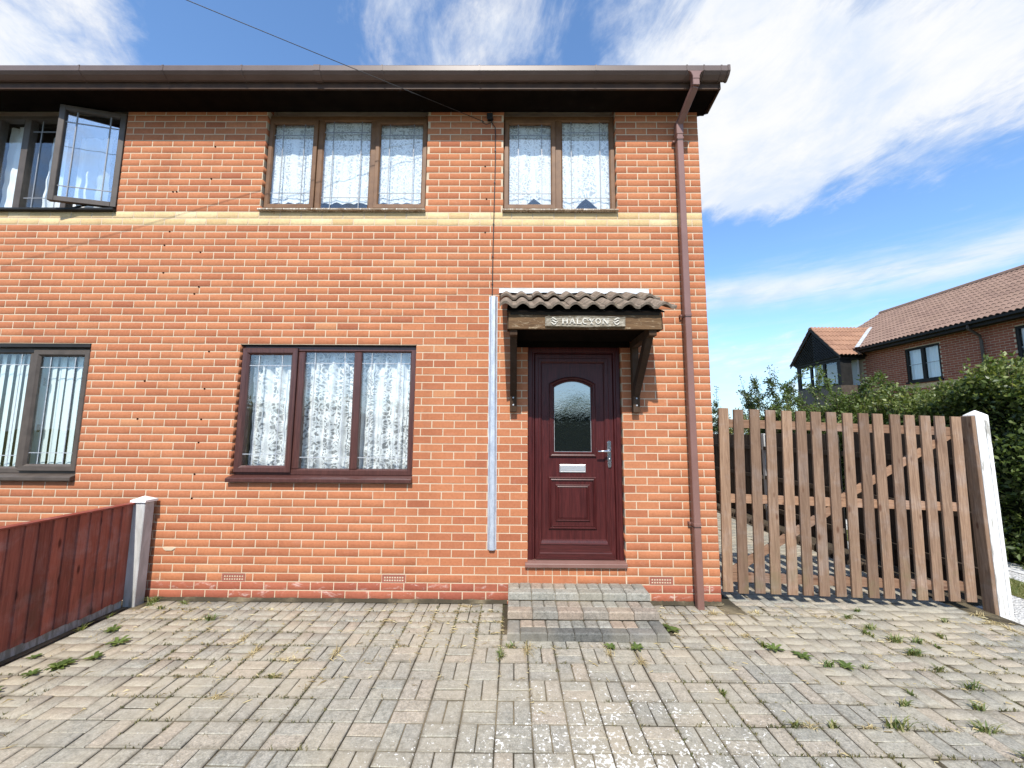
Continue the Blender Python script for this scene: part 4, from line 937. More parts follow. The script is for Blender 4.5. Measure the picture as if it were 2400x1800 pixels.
# fences and edging behind the gate
def close_board(name, p0, p1, h, label, hgap=.0):
    e = empty(name, (*p0, -.12), label, 'fence'); p0, p1 = Vector((*p0, 0)), Vector((*p1, 0)); d = (p1-p0); L_ = d.length; d.normalize(); a = math.atan2(d.y, d.x)
    g = G(); g.box(0, .118, -.009, .009, 0, h); pr = g.obj('board', 'dark_fence', None, .002); me = pr.data; bpy.data.objects.remove(pr)
    for i in range(int(L_/.128)):
        o = bpy.data.objects.new('board', me); col.objects.link(o); o.parent = e; o.location = d*(i*.128)+Vector((0, 0, rnd.uniform(-.01, .01))); o.rotation_euler.z = a
    for z in (.25, .82, 1.38):
        g = G(); g.box(0, L_, .011, .055, z, z+.07); o = g.obj('rail', 'dark_fence', e); o.rotation_euler.z = a
    return e
close_board('side_fence', (2.93, .25), (2.93, 2.05), 1.72, 'dark shaded board fence panel behind the timber gate next to the white post')
close_board('side_fence', (2.93, 2.15), (2.93, 3.95), 1.70, 'middle dark board fence panel seen through the timber gate')
close_board('side_fence', (2.93, 4.05), (2.93, 6.6), 1.68, 'far dark board fence panel seen through the timber gate')
for y, lab in ((4.00, 'pale concrete post between dark fence panels behind the gate'),):
    g = G(); g.box(2.90, 2.96, y-.045, y+.045, -.14, 1.58); tag(g.obj('fence_post', 'post_concrete', None, .005), lab, 'post')
bed = G(); bed.box(2.36, 2.90, .3, 6.6, -.16, -.085); o = bed.obj('flower_bed', 'soil', None); o['kind'] = 'structure'
lm = G(); lm.tube([(0, 0, 0), (0, 0, .14), (0, 0, .15)], [.05, .05, .04], 9); lo = lm.obj('log', 'dark_fence', None); lme = lo.data; bpy.data.objects.remove(lo)
ed = empty('log_edging', (2.36, .6, -.12), 'row of short round log ends edging the flower bed behind the gate', 'edging')
for i in range(48):
    o = bpy.data.objects.new('log', lme); col.objects.link(o); o.parent = ed; o.location = (rnd.uniform(-.015, .015)+.003*i, .0+i*.107, rnd.uniform(-.03, .0)); o.rotation_euler = (rnd.uniform(-.1, .1), rnd.uniform(-.1, .1), rnd.uniform(0, 6))
close_board('rear_fence', (-.0, 8.4), (2.9, 8.4), 1.62, 'dark board fence across the far end of the side passage')

# ------------------------------------------------------------------ foliage
def leaf_cloud(P_, size, seed, up=.35, flat=.9):
    r = np.random.default_rng(seed); n = len(P_)
    d = r.normal(size=(n, 3)); d[:, 2] += up; d /= np.linalg.norm(d, axis=1)[:, None]
    s = np.cross(d, r.normal(size=(n, 3))); s /= np.linalg.norm(s, axis=1)[:, None]; nn = np.cross(d, s)
    L_ = size*r.uniform(.65, 1.3, n)[:, None]; w = L_*.24
    b = P_; t = P_+d*L_; m = P_+d*L_*.5-nn*L_*.10; a1 = m+s*w+nn*L_*.06; a2 = m-s*w+nn*L_*.06
    V = np.stack([b, a1, t, a2], 1).reshape(-1, 3); i = np.arange(n)*4
    F = np.concatenate([np.stack([i, i+1, i+2], 1), np.stack([i, i+2, i+3], 1)]); return V, F
def foliage(name, P_, size, mat, parent, seed, up=.35, bias=None):
    V, F = leaf_cloud(P_, size, seed, up); r = np.random.default_rng(seed+1); a = np.clip(r.normal(.45, .22, len(P_)) + (bias if bias is not None else 0), 0, 1)
    return mesh_np(name, V, F, mat, parent, np.concatenate([a, a]))
def shoots(roots, hmin, hmax, per, seed, lean=.12):
    r = np.random.default_rng(seed); P_ = []; S_ = []
    for p in roots:
        h = r.uniform(hmin, hmax); d = np.array([r.normal(0, lean), r.normal(0, lean), 1.0]); S_.append((p, p+d*h))
        for i in range(int(per*h/.3)): t = r.uniform(0, 1); P_.append(p+d*h*t+r.normal(0, .018+.03*(1-t), 3))
    return np.array(P_), S_
def stems(name, S_, mat, parent, r0=.006):
    g = G()
    for a, b in S_: g.tube([tuple(a), tuple((np.array(a)+b)/2+.01), tuple(b)], [r0, r0*.7, r0*.3], 4, False)
    o = g.obj(name, mat, parent); o['kind'] = 'stuff'; return o
def shell_points(n, box, seed, htop, faces=('x0', 'y0', 'top'), depth=.28):
    """points in the outer skin of a hedge block; htop(y,x) gives the height"""
    r = np.random.default_rng(seed); x0, x1, y0, y1 = box; out = []
    while len(out) < n:
        f = faces[r.integers(len(faces))]; e = abs(r.normal(0, depth*.5)); x, y = r.uniform(x0, x1), r.uniform(y0, y1); lump = .14*math.sin(y*2.7+1)+.11*math.sin(y*6.3+x*2)+.08*math.sin(x*5.7+y)
        h = htop(x, y)
        if f == 'x0': z = r.uniform(-.1, h); x = x0+.1+e+lump*.8+.13*math.sin(z*5+y*3)
        elif f == 'y0': z = r.uniform(-.1, h); y = y0+e+lump*.5
        else: z = h-e+lump*.6
        out.append((x, y, z))
    return np.array(out)
def hedge(name, box, htop, n, size, mat, label, seed, shoot_n=60, bias=0.0, core=True, sh=(.15, .45)):
    e = empty(name, (box[0]+.3, (box[2]+box[3])/2, -.13), label, 'hedge')
    P_ = shell_points(n, box, seed, htop); r = np.random.default_rng(seed+5)
    ground_parent(foliage('foliage', P_, size, mat, e, seed, .3, bias), e)
    roots = []
    for i in range(shoot_n): x, y = r.uniform(box[0], box[1]), r.uniform(box[2], box[3]); roots.append(np.array([x, y, htop(x, y)-.1]))
    if shoot_n:
        Q, S_ = shoots(roots, *sh, 26, seed+9); ground_parent(foliage('shoots', Q, size*.95, mat, e, seed+3, .8, bias+.25), e); ground_parent(stems('stems', S_, 'twig', e, .004), e)
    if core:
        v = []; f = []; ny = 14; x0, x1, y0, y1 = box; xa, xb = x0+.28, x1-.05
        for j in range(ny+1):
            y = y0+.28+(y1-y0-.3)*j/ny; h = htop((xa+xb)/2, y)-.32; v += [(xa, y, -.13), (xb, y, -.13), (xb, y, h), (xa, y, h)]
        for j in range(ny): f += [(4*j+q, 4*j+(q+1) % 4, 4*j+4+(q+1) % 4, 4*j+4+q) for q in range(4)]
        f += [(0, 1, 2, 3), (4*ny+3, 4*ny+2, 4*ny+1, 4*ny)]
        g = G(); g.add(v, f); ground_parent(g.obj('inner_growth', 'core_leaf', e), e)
    return e
hedge('hedge', (4.68, 6.4, 1.2, 3.7), lambda x, y: 2.42-.34*min(1, max(0, (y-1.7)/.9))+.09*math.sin(y*4)+.05*math.sin(x*5), 24000, .078, 'hedge_leaf', 'tall dense dark green hedge beside the white gate post', 21, 330, .0, True, (.15, .42))
hedge('hedge', (4.75, 6.2, 3.6, 8.2), lambda x, y: 1.92+.14*math.sin(y*2.2+.6)+.08*math.sin(y*5), 20000, .07, 'privet_leaf', 'lighter green overgrown hedge showing above the timber gate', 33, 220, .05, True, (.12, .40))
def bush(name, c, rad, h, n, size, mat, label, seed, nsh=14, lean=.2, cat='shrub'):
    e = empty(name, (c[0], c[1], -.13), label, cat); r = np.random.default_rng(seed); roots = [np.array([c[0]+r.normal(0, rad*.25), c[1]+r.normal(0, rad*.25), -.1]) for _ in range(nsh)]
    P_ = []; S_ = []
    for p in roots:
        d = np.array([r.normal(0, lean), r.normal(0, lean), 1.0]); hh = h*r.uniform(.72, 1.0); S_.append((p, p+d*hh))
        for q in range(6):
            t = r.uniform(.35, .95); b = p+d*hh*t; dd = np.array([r.normal(0, .6), r.normal(0, .6), .8]); ln = rad*r.uniform(.3, .8); S_.append((b, b+dd*ln))
            for _ in range(n//(nsh*7)): P_.append(b+dd*ln*r.uniform(0, 1)+r.normal(0, .035, 3))
        for _ in range(n//(nsh*7)): P_.append(p+d*hh*r.uniform(.45, 1)+r.normal(0, .04, 3))
    ground_parent(foliage('crown', np.array(P_), size, mat, e, seed, .5), e); ground_parent(stems('trunk', S_, 'twig', e, .012), e); return e
bush('shrub', (5.0, 6.9), .5, 3.65, 11000, .06, 'shrub_leaf', 'loose twiggy green shrub rising in front of the black clad gable', 51, 12, .12)
bush('shrub', (5.0, 5.0), .75, 3.15, 15000, .06, 'privet_leaf', 'bright leafy shrub below the windows of the black gable', 52, 16, .12)
bush('shrub', (3.46, 7.0), .22, 2.95, 2600, .055, 'shrub_leaf', 'slim leafy sapling showing beside the house corner above the gate', 53, 3, .03)
bush('shrub', (4.12, 7.4), .28, 2.80, 2800, .06, 'yellow_leaf', 'small yellow green conical shrub peeping over the gate', 54, 5, .06)
bush('shrub', (4.75, 7.3), .40, 2.75, 4800, .06, 'privet_leaf', 'rounded green shrub behind the gate left of the twiggy shrub', 55, 8, .12)
# hedge across the road, seen in the door glass
def opp(x, y): return 2.6+.22*math.sin(x*1.9)+.15*math.sin(x*4.3)
e = empty('hedge', (0, -12, -.3), 'long dark hedge across the road mirrored in the door glass', 'hedge')
r = np.random.default_rng(77); pts = []
for i in range(16000):
    x = r.uniform(-14, 14); z = r.uniform(-.2, 1)*opp(x, 0); f = abs(r.normal(0, .2)); pts.append((x, -11.0-f, z) if r.random() < .7 else (x, r.uniform(-12.2, -11), opp(x, 0)-f))
ground_parent(foliage('foliage', np.array(pts), .13, 'hedge_leaf', e, 78), e)
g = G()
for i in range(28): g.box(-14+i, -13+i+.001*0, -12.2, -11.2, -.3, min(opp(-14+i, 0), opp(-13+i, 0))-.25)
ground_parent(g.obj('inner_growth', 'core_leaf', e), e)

# ------------------------------------------------------------------ neighbouring house on the right
nb = empty('brick_house', (14.9, 9, -.13), 'red brick house with brown tiled roof and black clad gable behind the hedge', 'house')
def NB(o): return ground_parent(o, nb)
NX, NE, NRX, NRZ, NY0, NY1 = 11.70, 4.80, 14.95, 7.10, 1.5, 14.3
nwin = [(8.84, 10.0, 3.36, 4.52), (5.55, 6.86, 3.36, 4.52)]
g = G()
def flipx(gg): gg.v = [(NX+p[1], p[0], p[2]) for p in gg.v]; return gg
flipx_w = G(); wall_with_holes(flipx_w, NY0, NY1, -.3, 4.85, [(a, b, c, d) for a, b, c, d in nwin], .004, .25); flipx(flipx_w)
NB(flipx_w.obj('wall', 'mortar', nb))
fb = []
zz_ = -.10; n = 0
while zz_ < 4.8:
    y = NY0+(.1125 if n % 2 else 0)
    while y < 11.6:
        a, b = y, y+.215
        for w0, w1, w2, w3 in nwin:
            if zz_+.03 > w2 and zz_ < w3:
                if a < w0 < b: b = w0
                elif a < w1 < b: a = w1
                elif w0 <= a and b <= w1: b = a
        if b-a > .03:
            M = Matrix.Translation((NX, b, zz_)) @ Matrix.Rotation(R(-90), 4, 'Z')
            fb.append(dict(L=b-a, H=.065, D=.06, b=.003, mat='brick_buff' if 3.10 < zz_ < 3.22 else 'brick_far', M=M))
        y += .225
    zz_ += .075; n += 1
lay(fb, 'brick', nb, 0, 'brick_area')
for o in bpy.data.objects:
    if o.parent == nb and o.name.startswith('brick_area'): o.matrix_parent_inverse = Matrix.Translation(-nb.location)
g = G(); g.box(NX+.26, 18.2, NY0, NY0+.2, -.3, 4.8); g.box(NX+.26, 18.2, NY1-.2, NY1, -.3, 4.8); g.box(18.0, 18.2, NY0+.2, NY1-.2, -.3, 4.8); g.box(NX+1.6, NX+1.7, NY0+.2, NY1-.2, 2.9, 4.8)
for y in (NY0, NY1-.2): g.ex_y([(NX+.26, 4.8), (18.2, 4.8), (NRX, 6.95)], y, y+.2)
NB(g.obj('rear_wall', 'brick_far', nb))
def far_window(y0, y1, z0, z1, mid=True, x=NX, n=2):
    g = G(); fr = .07
    w = (y1-y0)/n
    g.box(x+.02, x+.09, y0, y0+fr, z0, z1); g.box(x+.02, x+.09, y1-fr, y1, z0, z1); g.box(x+.02, x+.09, y0+fr, y1-fr, z1-fr, z1); g.box(x+.02, x+.09, y0+fr, y1-fr, z0, z0+fr)
    for q in range(1, n): g.box(x+.015, x+.095, y0+q*w-.05, y0+q*w+.05, z0+fr, z1-fr)
    wo_ = NB(g.obj('window', 'black_timber', nb))
    for q in range(n):
        a = y0+q*w+(.05 if q else fr); b = y0+(q+1)*w-(.05 if q < n-1 else fr)
        gg = G(); gg.box(x+.055, x+.060, a, b, z0+fr, z1-fr); P(gg.obj('pane', 'glass', wo_), wo_)
        gg = G(); gg.box(x+.048, x+.0545, a, b, (z0+z1)/2-.012, (z0+z1)/2+.012); P(gg.obj('glazing_bar', 'lead_grey', wo_), wo_)
    return wo_
for w in nwin:
    far_window(w[0], w[1], w[2], w[3]); g = G(); g.box(NX-.05, NX+.02, w[0]-.03, w[1]+.03, w[2]-.06, w[2]-.001); NB(g.obj('sill', 'black_timber', nb))
    v = [(NX+.17, w[0]+.02+i*.02, z) for z in (w[2]+.03, w[3]-.02) for i in range(int((w[1]-w[0]-.04)/.02)+1)]; m_ = len(v)//2
    v = [(p[0]+.02*math.sin(p[1]*45), p[1], p[2]) for p in v]
    tag(mesh_np('net_curtain', v, [(i, i+1, m_+i+1, m_+i) for i in range(m_-1)], 'cotton'), 'plain white curtain in the far house window ' + ('nearest the black gable' if w[0] > 8 else 'next to the far downpipe'), 'curtain')
g = G(); g.box(NX-.34, NX-.32, NY0-.2, 11.45, 4.68, 4.86); NB(g.obj('fascia_board', 'black_timber', nb)); g = G(); g.box(NX-.32, NX, NY0-.2, 11.45, 4.70, 4.715); NB(g.obj('soffit', 'black_timber', nb))
g = G(); g.ex_y([(NX-.46, 4.84), (NX-.455, 4.775), (NX-.36, 4.755), (NX-.345, 4.84), (NX-.36, 4.835), (NX-.37, 4.77), (NX-.445, 4.785), (NX-.45, 4.84)], NY0-.2, 11.42); ng = NB(g.obj('gutter', 'black_timber', nb))
g = G(); g.tube([(NX-.40, 7.62, 4.77), (NX-.40, 7.62, 4.66), (NX-.08, 7.62, 4.45), (NX-.06, 7.62, 4.3), (NX-.06, 7.62, -.1)], .038, 10); NB(g.obj('downpipe', 'grey_brown_frame', nb, smooth=True))
# roof tiles
SLP = math.atan2(NRZ-4.86, NRX-(NX-.38)); slen = math.hypot(NRZ-4.86, NRX-(NX-.38))
tw, tl, rows = .300, slen/13, 13
tmb = tile_mesh('tile', tw, tl+.05, (.075, .225), .07, .045, .022, 'roof_tile_brown', 12)
NM0 = Matrix.Translation((NX-.38, NY1, 4.86)) @ Matrix(((0, math.cos(SLP), -math.sin(SLP), 0), (-1, 0, 0, 0), (0, math.sin(SLP), math.cos(SLP), 0), (0, 0, 0, 1)))
cand = []
for r_ in range(rows):
    for c_ in range(int((NY1-NY0)/tw)):
        M = NM0 @ Matrix.Translation((c_*tw, r_*tl, .012)) @ Matrix.Rotation(-.055, 4, 'X')
        c = np.array(M @ Vector((tw/2, tl/2, 0))); ok = in_view(c, .02) and not (11.2 < c[1] and c[0] < 12.9 and c[2] < 5.6)
        cand.append((0 if ok else 1, np.linalg.norm(c-CAM), M))
cand.sort(key=lambda t: (t[0], t[1]))
vv = np.array([v.co for v in tmb.vertices]); ff = [tuple(p.vertices) for p in tmb.polygons]; restV = []; restF = []; off = 0
for i, (ok, d, M) in enumerate(cand):
    if ok == 0 and i < 300:
        o = bpy.data.objects.new('tile', tmb); col.objects.link(o); o.parent = nb; o.matrix_parent_inverse = Matrix.Translation(-nb.location); o.matrix_basis = M
    else:
        A = np.array(M); restV.append(vv @ A[:3, :3].T+A[:3, 3]); restF += [tuple(k_+off for k_ in q) for q in ff]; off += len(vv)
me = bpy.data.meshes.new('tile_area'); me.from_pydata([tuple(p) for p in np.concatenate(restV)], [], restF); me.update(); me.materials.append(MATS['roof_tile_brown'])
o = bpy.data.objects.new('tile_area', me); col.objects.link(o); NB(o); o['kind'] = 'stuff'
g = G(); g.ex_y([(NX-.36, 4.80), (NRX, NRZ-.05), (18.6, 4.80), (18.6, 4.76), (NRX, NRZ-.10), (NX-.36, 4.76)], NY0, NY1); NB(g.obj('roof_deck', 'black_timber', nb))
g = G()
for i in range(27):
    y = NY1-.02-i*.47; prf = [(NRX-.13, NRZ-.02), (NRX-.10, NRZ+.06), (NRX-.03, NRZ+.10), (NRX+.03, NRZ+.10), (NRX+.10, NRZ+.06), (NRX+.13, NRZ-.02)]
    gg = G(); gg.ex_y(prf, y-.462, y); NB(gg.obj('ridge_tile', 'roof_tile_brown', nb))
# cross gable
BX, BY0, BY1, BZ, BA = 10.60, 11.50, 14.22, 4.58, 5.95; BM = (BY0+BY1)/2
g = G(); g.ex_x([(BY0+.12, BZ), (BY1-.12, BZ), (BM, BA-.14)], BX+.04, BX+.08); gb = NB(g.obj('gable', 'black_timber', nb))
for i in range(9):       # boards laid to the slope on both halves
    t = .08+i*.10
    for sgn in (-1, 1):
        e0 = BY0+.12 if sgn < 0 else BY1-.12
        p0 = (BX+.036, e0+(BM-e0)*t*1.0, BZ+.02); p1 = (BX+.036, BM+sgn*.006, BZ+.02+(BA-.18-BZ)*(1-t))
        if p1[2]-p0[2] > .08: gg = G(); gg.bar(p0, p1, .012, .05, (1, 0, 0)); P(gg.obj('board', 'black_timber', gb), gb)
for sgn, e0 in ((-1, BY0-.05), (1, BY1+.05)):
    g = G(); g.ex_x([(e0, BZ-.10), (BM, BA-.10), (BM, BA+.02), (e0, BZ+.05)], BX-.02, BX+.01); NB(g.obj('bargeboard', 'black_timber', nb))
zsl = math.atan2(BA-BZ, BM-BY0); bl_ = math.hypot(BA-BZ, BM-BY0)+.06
tmr = tile_mesh('tile', .300, bl_/6+.05, (.075, .225), .07, .045, .022, 'roof_tile_red', 12)
for sgn in (1, -1):
    for r_ in range(6):
        for c_ in range(9):
            if sgn > 0: M = Matrix.Translation((BX-.04, BY0-.05, BZ-.01)) @ Matrix.Rotation(zsl, 4, 'X')
            else: M = Matrix.Translation((BX-.04+2.7, BY1+.05, BZ-.01)) @ Matrix.Rotation(math.pi, 4, 'Z') @ Matrix.Rotation(zsl, 4, 'X')
            M = M @ Matrix.Translation((c_*.3, r_*bl_/6, .05)) @ Matrix.Rotation(-.055, 4, 'X')
            c = M @ Vector((.15, bl_/12, 0)); zroof = 4.86+(c.x-(NX-.38))*math.tan(SLP)
            if c.z < zroof-.14: continue
            o = bpy.data.objects.new('tile', tmr); col.objects.link(o); o.parent = nb; o.matrix_parent_inverse = Matrix.Translation(-nb.location); o.matrix_basis = M
for i in range(6):
    gg = G(); gg.ex_x([(BM-.13, BA+.0), (BM-.08, BA+.07), (BM, BA+.10), (BM+.08, BA+.07), (BM+.13, BA+.0)], BX-.04+i*.42, BX-.04+i*.42+.415); NB(gg.obj('ridge_tile', 'roof_tile_red', nb))
g = G()
xv = NX-.38+(BA-4.86)/math.tan(SLP)
g.bar((NX-.46, BY0-.10, 4.90), (xv, BM-.05, BA+.10), .13, .02, (0, 0, 1)); NB(g.obj('valley', 'flashing', nb))
g = G(); g.ex_x([(BY0+.0, BZ-.02), (BY1, BZ-.02), (BM, BA-.06)], BX+.085, xv); NB(g.obj('gable_deck', 'black_timber', nb))
g = G(); g.box(BX+.10, NX, BY0+.10, BY1-.10, BZ-.10, BZ-.03); NB(g.obj('bay_soffit', 'black_timber', nb))
g = G(); g.box(BX+.10, NX, BY0+.15, BY1-.15, -.2, 3.45); NB(g.obj('bay_wall', 'grey_brown_frame', nb))
far_window(BY0+.25, BY1-.25, 3.46, BZ-.11, x=BX+.12, n=3)
for ya in (BY0+.14, BY1-.245): g = G(); g.box(BX+.14, BX+.24, ya, ya+.105, 3.45, BZ-.10); NB(g.obj('corner_post', 'black_timber', nb))
g = G(); g.box(BX+.9, BX+.95, BY0+.25, BY1-.25, 3.46, BZ-.11); NB(g.obj('room_back', 'room_paint', nb))
g = G(); g.box(BX+.26, BX+.60, BY0+.17, BY0+.22, 3.45, BZ-.10); NB(g.obj('side_panel', 'black_timber', nb))

# ------------------------------------------------------------------ weeds and straw
WEEDS = (('tuft', -5.40, -.05, 1.5), ('tuft', -5.069, -0.075, 1), ('tuft', -4.59, -0.338, 1.2), ('tuft', -5.362, -0.118, 0.8), ('tuft', -5.202, -0.275, 0.8), ('rosette', -5.001, -0.881, 1.5), ('rosette', -5.234, -0.558, 1.2), ('tuft', -5.489, -0.356, 0.7), ('rosette', -4.968, -1.042, 1.2), ('rosette', -5.024, -1.12, 1.3), ('rosette', -5.173, -1.087, 1.3), ('rosette', -5.187, -1.21, 1.0), ('rosette', -5.204, -1.323, 1.1), ('tuft', -5.50, -0.58, 1), ('rosette', -5.40, -1.05, 0.8),
         ('dry', -4.146, -0.697, 1), ('dry', -3.805, -0.906, 1.1), ('dry', -3.561, -1.029, 1), ('tuft', -3.574, -1.111, 0.7), ('dry', -3.36, -0.898, 1), ('dry', -3.793, -1.33, 0.9), ('dry', -3.553, -1.252, 0.7), ('tuft', -2.109, -0.922, 1.1), ('tuft', -2.001, -0.857, 0.8), ('dry', -1.864, -0.837, 1.2), ('dry', -1.233, -0.878, 1.0), ('dry', -1.048, -0.974, 1), ('rosette', -1.237, -0.771, 1.0), ('rosette', -1.04, -0.786, 1.1), ('rosette', -0.664, -0.507, 1.5),
         ('rosette', -0.008, -0.761, 1.4), ('tuft', -0.098, -0.744, 0.9), ('rosette', 0.135, -0.881, 1.2), ('rosette', 0.163, -0.907, 0.8), ('rosette', 0.365, -0.989, 1.2), ('tuft', 0.247, -0.971, 1), ('tuft', 0.508, -1.01, 0.8), ('tuft', 1.04, -0.233, 1), ('tuft', 1.254, -0.026, 0.9), ('tuft', 1.056, -0.343, 1), ('tuft', 1.042, -0.491, 1.3), ('tuft', 1.076, -0.564, 1.4), ('tuft', 1.247, -0.503, 1.1), ('tuft', 1.052, -0.78, 1.1), ('tuft', 1.029, -0.867, 1.2), ('tuft', 1.278, -0.666, 0.8), ('tuft', 1.587, -0.49, 0.9), ('tuft', 1.897, -0.219, 0.8),
         ('tuft', 1.025, -1.127, 1.1), ('tuft', 1.025, -1.07, 0.9), ('tuft', 0.407, -1.379, 1), ('tuft', 0.624, -1.293, 0.7), ('tuft', 0.839, -1.368, 1), ('tuft', 0.174, -1.569, 1.3), ('tuft', -0.403, -1.579, 0.8), ('dry', -0.323, -1.578, 0.7), ('tuft', -0.186, -1.589, 0.8), ('dry', 0.006, -1.596, 0.7), ('tuft', 0.659, -1.684, 1.2), ('tuft', 0.647, -1.749, 1.2), ('tuft', -0.635, -1.313, 0.7), ('dry', -0.12, -0.547, 0.9), ('dry', 0.244, -0.149, 1.1), ('dry', -0.112, -0.423, 0.8), ('dry', -0.18, -0.16, 1), ('dry', 2.39, -.02, 1.2), ('dry', 2.305, -0.185, 1.2), ('dry', 2.296, -0.289, 1.1), ('dry', -2.39, -0.094, 0.8))
def blades(n, h, spread, r, droop=.5, wide=.004):
    V = []; F = []; A = []
    for i in range(n):
        a = r.uniform(0, 2*math.pi); l = h*r.uniform(.5, 1.1); out = r.uniform(.2, 1)*spread; dx, dy = math.cos(a), math.sin(a); px, py = r.normal(0, spread*.18, 2); w = wide*r.uniform(.6, 1.3)
        P3 = [(px, py, -.006), (px+dx*out*.4, py+dy*out*.4, l*.6), (px+dx*out, py+dy*out, l*(1-droop*r.uniform(0, 1)))]
        o = len(V)
        for q, (p, ww) in enumerate(zip(P3, (w, w*.8, w*.1))): V += [(p[0]-dy*ww, p[1]+dx*ww, p[2]), (p[0]+dy*ww, p[1]-dx*ww, p[2])]
        F += [(o, o+1, o+3, o+2), (o+2, o+3, o+5, o+4)]; t = r.uniform(0, 1); A += [t, t]
    return V, F, A
def rosette_mesh(r, s):
    V = []; F = []; A = []
    for i in range(13):
        a = i*2.4+r.uniform(-.3, .3); l = .050*s*r.uniform(.55, 1.2); dx, dy = math.cos(a), math.sin(a); rise = r.uniform(.25, .8); w = .009*s*r.uniform(.8, 1.3); o = len(V)
        for t, ww, z in ((.08, .25, .002), (.45, 1.0, .30*rise), (.8, .85, .42*rise), (1.0, .1, .36*rise)):
            x, y, zz2 = dx*l*t, dy*l*t, l*z
            V += [(x-dy*w*ww, y+dx*w*ww, zz2+.003), (x, y, zz2), (x+dy*w*ww, y-dx*w*ww, zz2+.003)]
        for q in range(3):
            b = o+q*3; F += [(b, b+1, b+4, b+3), (b+1, b+2, b+5, b+4)]
        A += [r.uniform(0, 1)]*6
    return V, F, A
def place_word(x, y):
    if x < -4.9: return 'beside the red fence'
    if x < -2.6: return 'in the paving below the ground floor window'
    if x < -.55 and y > -1.2: return 'at the foot of the door steps'
    if x < .95 and y > -1.1: return 'in the paving near the downpipe'
    if y > -1.0: return 'in the paving in front of the timber gate'
    return 'in the open paving away from the walls'
for i, (kd, x, y, s) in enumerate(WEEDS):
    r = np.random.default_rng(300+i); wd = place_word(x, y)
    if y > -.19 or abs(y-(PY0-round((PY0-y)/U)*U)) < abs(x-(PX0+round((x-PX0)/U)*U)): y = PY0-round((PY0-y)/U)*U if y < -.15 else y; stx = (1.9, .9)
    else: x = PX0+round((x-PX0)/U)*U; stx = (.9, 1.9)
    if kd == 'rosette': V, F, A = rosette_mesh(r, s); o = mesh_np('weed', V, F, 'weed_leaf', None, A); lab, cat, grp = 'broad leaved green weed rosette '+wd, 'weed', 'leafy weeds '+wd
    elif kd == 'tuft': V, F, A = blades(int(26*s), .046*s, .050*s, r, .5, .0030); o = mesh_np('grass_tuft', V, F, 'grass_leaf', None, A); lab, cat, grp = 'small tuft of green grass growing '+wd, 'grass tuft', 'grass tufts '+wd
    else: V, F, A = blades(int(30*s), .022*s, .075*s, r, .8, .002); o = mesh_np('dry_grass_tuft', V, F, 'straw', None, A); lab, cat, grp = 'withered straw coloured grass tuft '+wd, 'grass tuft', 'withered tufts '+wd
    sz = 'large ' if s >= 1.3 else ('tiny ' if s <= .8 else ''); lab = sz+lab.replace('small tuft', 'tuft'); grp = sz+grp
    if kd != 'rosette': o.scale = (*stx, r.uniform(.7, 1.2))
    o.location = (x, y, gz(x)+.003); tag(o, lab, cat, grp)
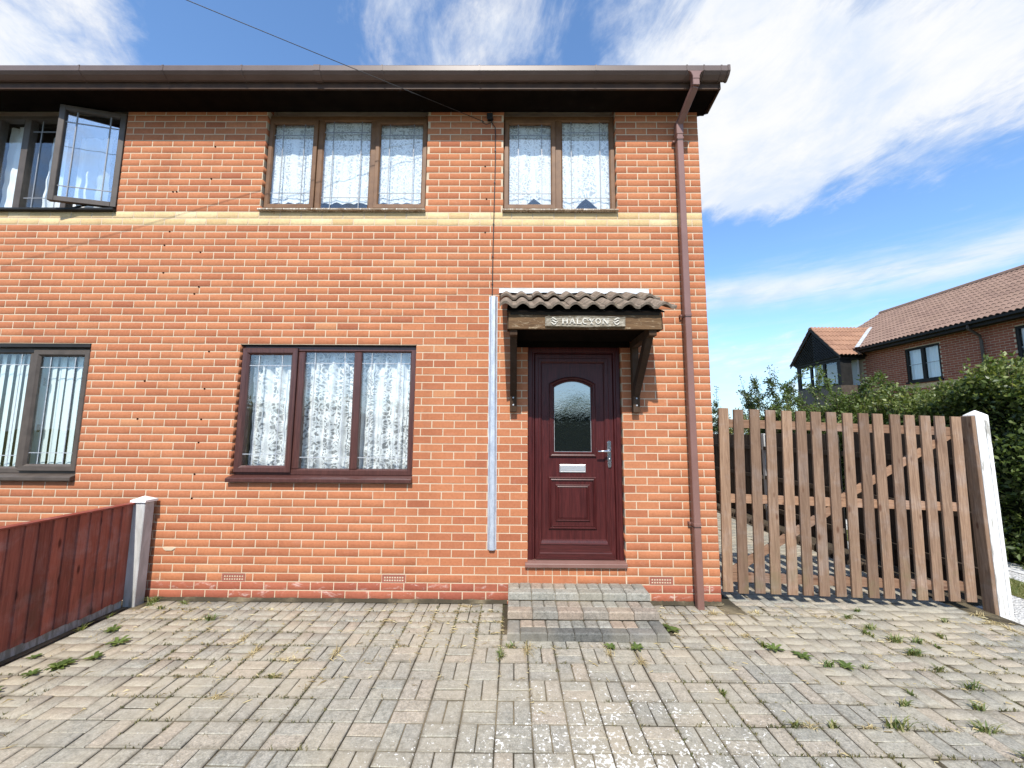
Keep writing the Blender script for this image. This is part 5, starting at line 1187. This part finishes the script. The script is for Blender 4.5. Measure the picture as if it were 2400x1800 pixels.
# loose straw and moss lying along the joints
r = np.random.default_rng(5); V = []; F = []; A = []
for i in range(2600):
    x = r.uniform(-5.4, 2.5); y = -abs(r.normal(.1, .65))-.06
    if y < -2.2 or (-2.05 < x < -.74 and y > -.72): continue
    if r.random() < .75:
        if r.random() < .5: x = PX0+round((x-PX0)/U)*U+r.normal(0, .006)
        else: y = PY0-round((PY0-y)/U)*U+r.normal(0, .006)
        if -2.05 < x < -.74 and y > -.72: continue
    if r.random() > .35+.65*(math.sin(x*2.3+1)*math.sin(y*3.1+x) > -.1): continue
    a = r.uniform(0, 6.28); l = r.uniform(.015, .07); dx, dy = math.cos(a)*l/2, math.sin(a)*l/2; w = .0013; z = gz(x)+.006; o = len(V); nx_, ny_ = -math.sin(a)*w, math.cos(a)*w; b = r.uniform(-.02, .02)
    V += [(x-dx-nx_, y-dy-ny_, z), (x-dx+nx_, y-dy+ny_, z), (x+b+nx_, y-b+ny_, z+r.uniform(.002, .012)), (x+b-nx_, y-b-ny_, z+.003), (x+dx+nx_*.3, y+dy+ny_*.3, z+r.uniform(0, .006)), (x+dx-nx_*.3, y+dy-ny_*.3, z)]
    F += [(o, o+1, o+2, o+3), (o+3, o+2, o+4, o+5)]; t = r.uniform(0, 1); A += [t, t]
o = mesh_np('loose_straw', V, F, 'straw', None, A); tag(o, 'dry straw scattered along the joints of the block paving', 'straw', kind='stuff')
V = []; F = []; A = []
for i in range(5200):
    x = r.uniform(-5.4, 2.5); y = r.uniform(-2.2, -.05)
    if r.random() < .5: x = PX0+round((x-PX0)/U)*U+r.normal(0, .0035)
    else: y = PY0-round((PY0-y)/U)*U+r.normal(0, .0035)
    if steps_area(x, y) or y < -2.2 or math.sin(x*1.7+2)*math.sin(y*2.3+x*.6)+.35*math.sin(x*7+y*5) < r.uniform(-.2, .9): continue
    for q in range(4):
        a = r.uniform(0, 6.28); h = r.uniform(.006, .020); dx, dy = math.cos(a)*.004, math.sin(a)*.004; ox, oy = r.normal(0, .006, 2); o = len(V); z = gz(x)-.006
        V += [(x+ox-dx, y+oy-dy, z), (x+ox+dx, y+oy+dy, z), (x+ox+r.normal(0, .009), y+oy+r.normal(0, .009), z+.010+h*.6)]; F += [(o, o+1, o+2)]; A.append(r.uniform(0, 1))
o = mesh_np('joint_moss', V, F, 'moss', None, A); tag(o, 'low moss and seedlings filling the joints of the block paving', 'moss', kind='stuff')
V = []; F = []; A = []
for i in range(5200):
    x = r.uniform(3.42, 4.02); y = r.uniform(-1.5, 6); h = r.uniform(.02, .07); a = r.uniform(0, 6.28); dx, dy = math.cos(a)*.004, math.sin(a)*.004; o = len(V)
    V += [(x-dx, y-dy, -.13), (x+dx, y+dy, -.13), (x+r.normal(0, .02), y+r.normal(0, .02), -.13+h)]; F += [(o, o+1, o+2)]; A.append(r.uniform(0.3, 1))
o = mesh_np('verge_grass', V, F, 'grass_leaf', None, A); tag(o, 'short dry grass on the verge beside the gravel lane', 'grass', kind='stuff')
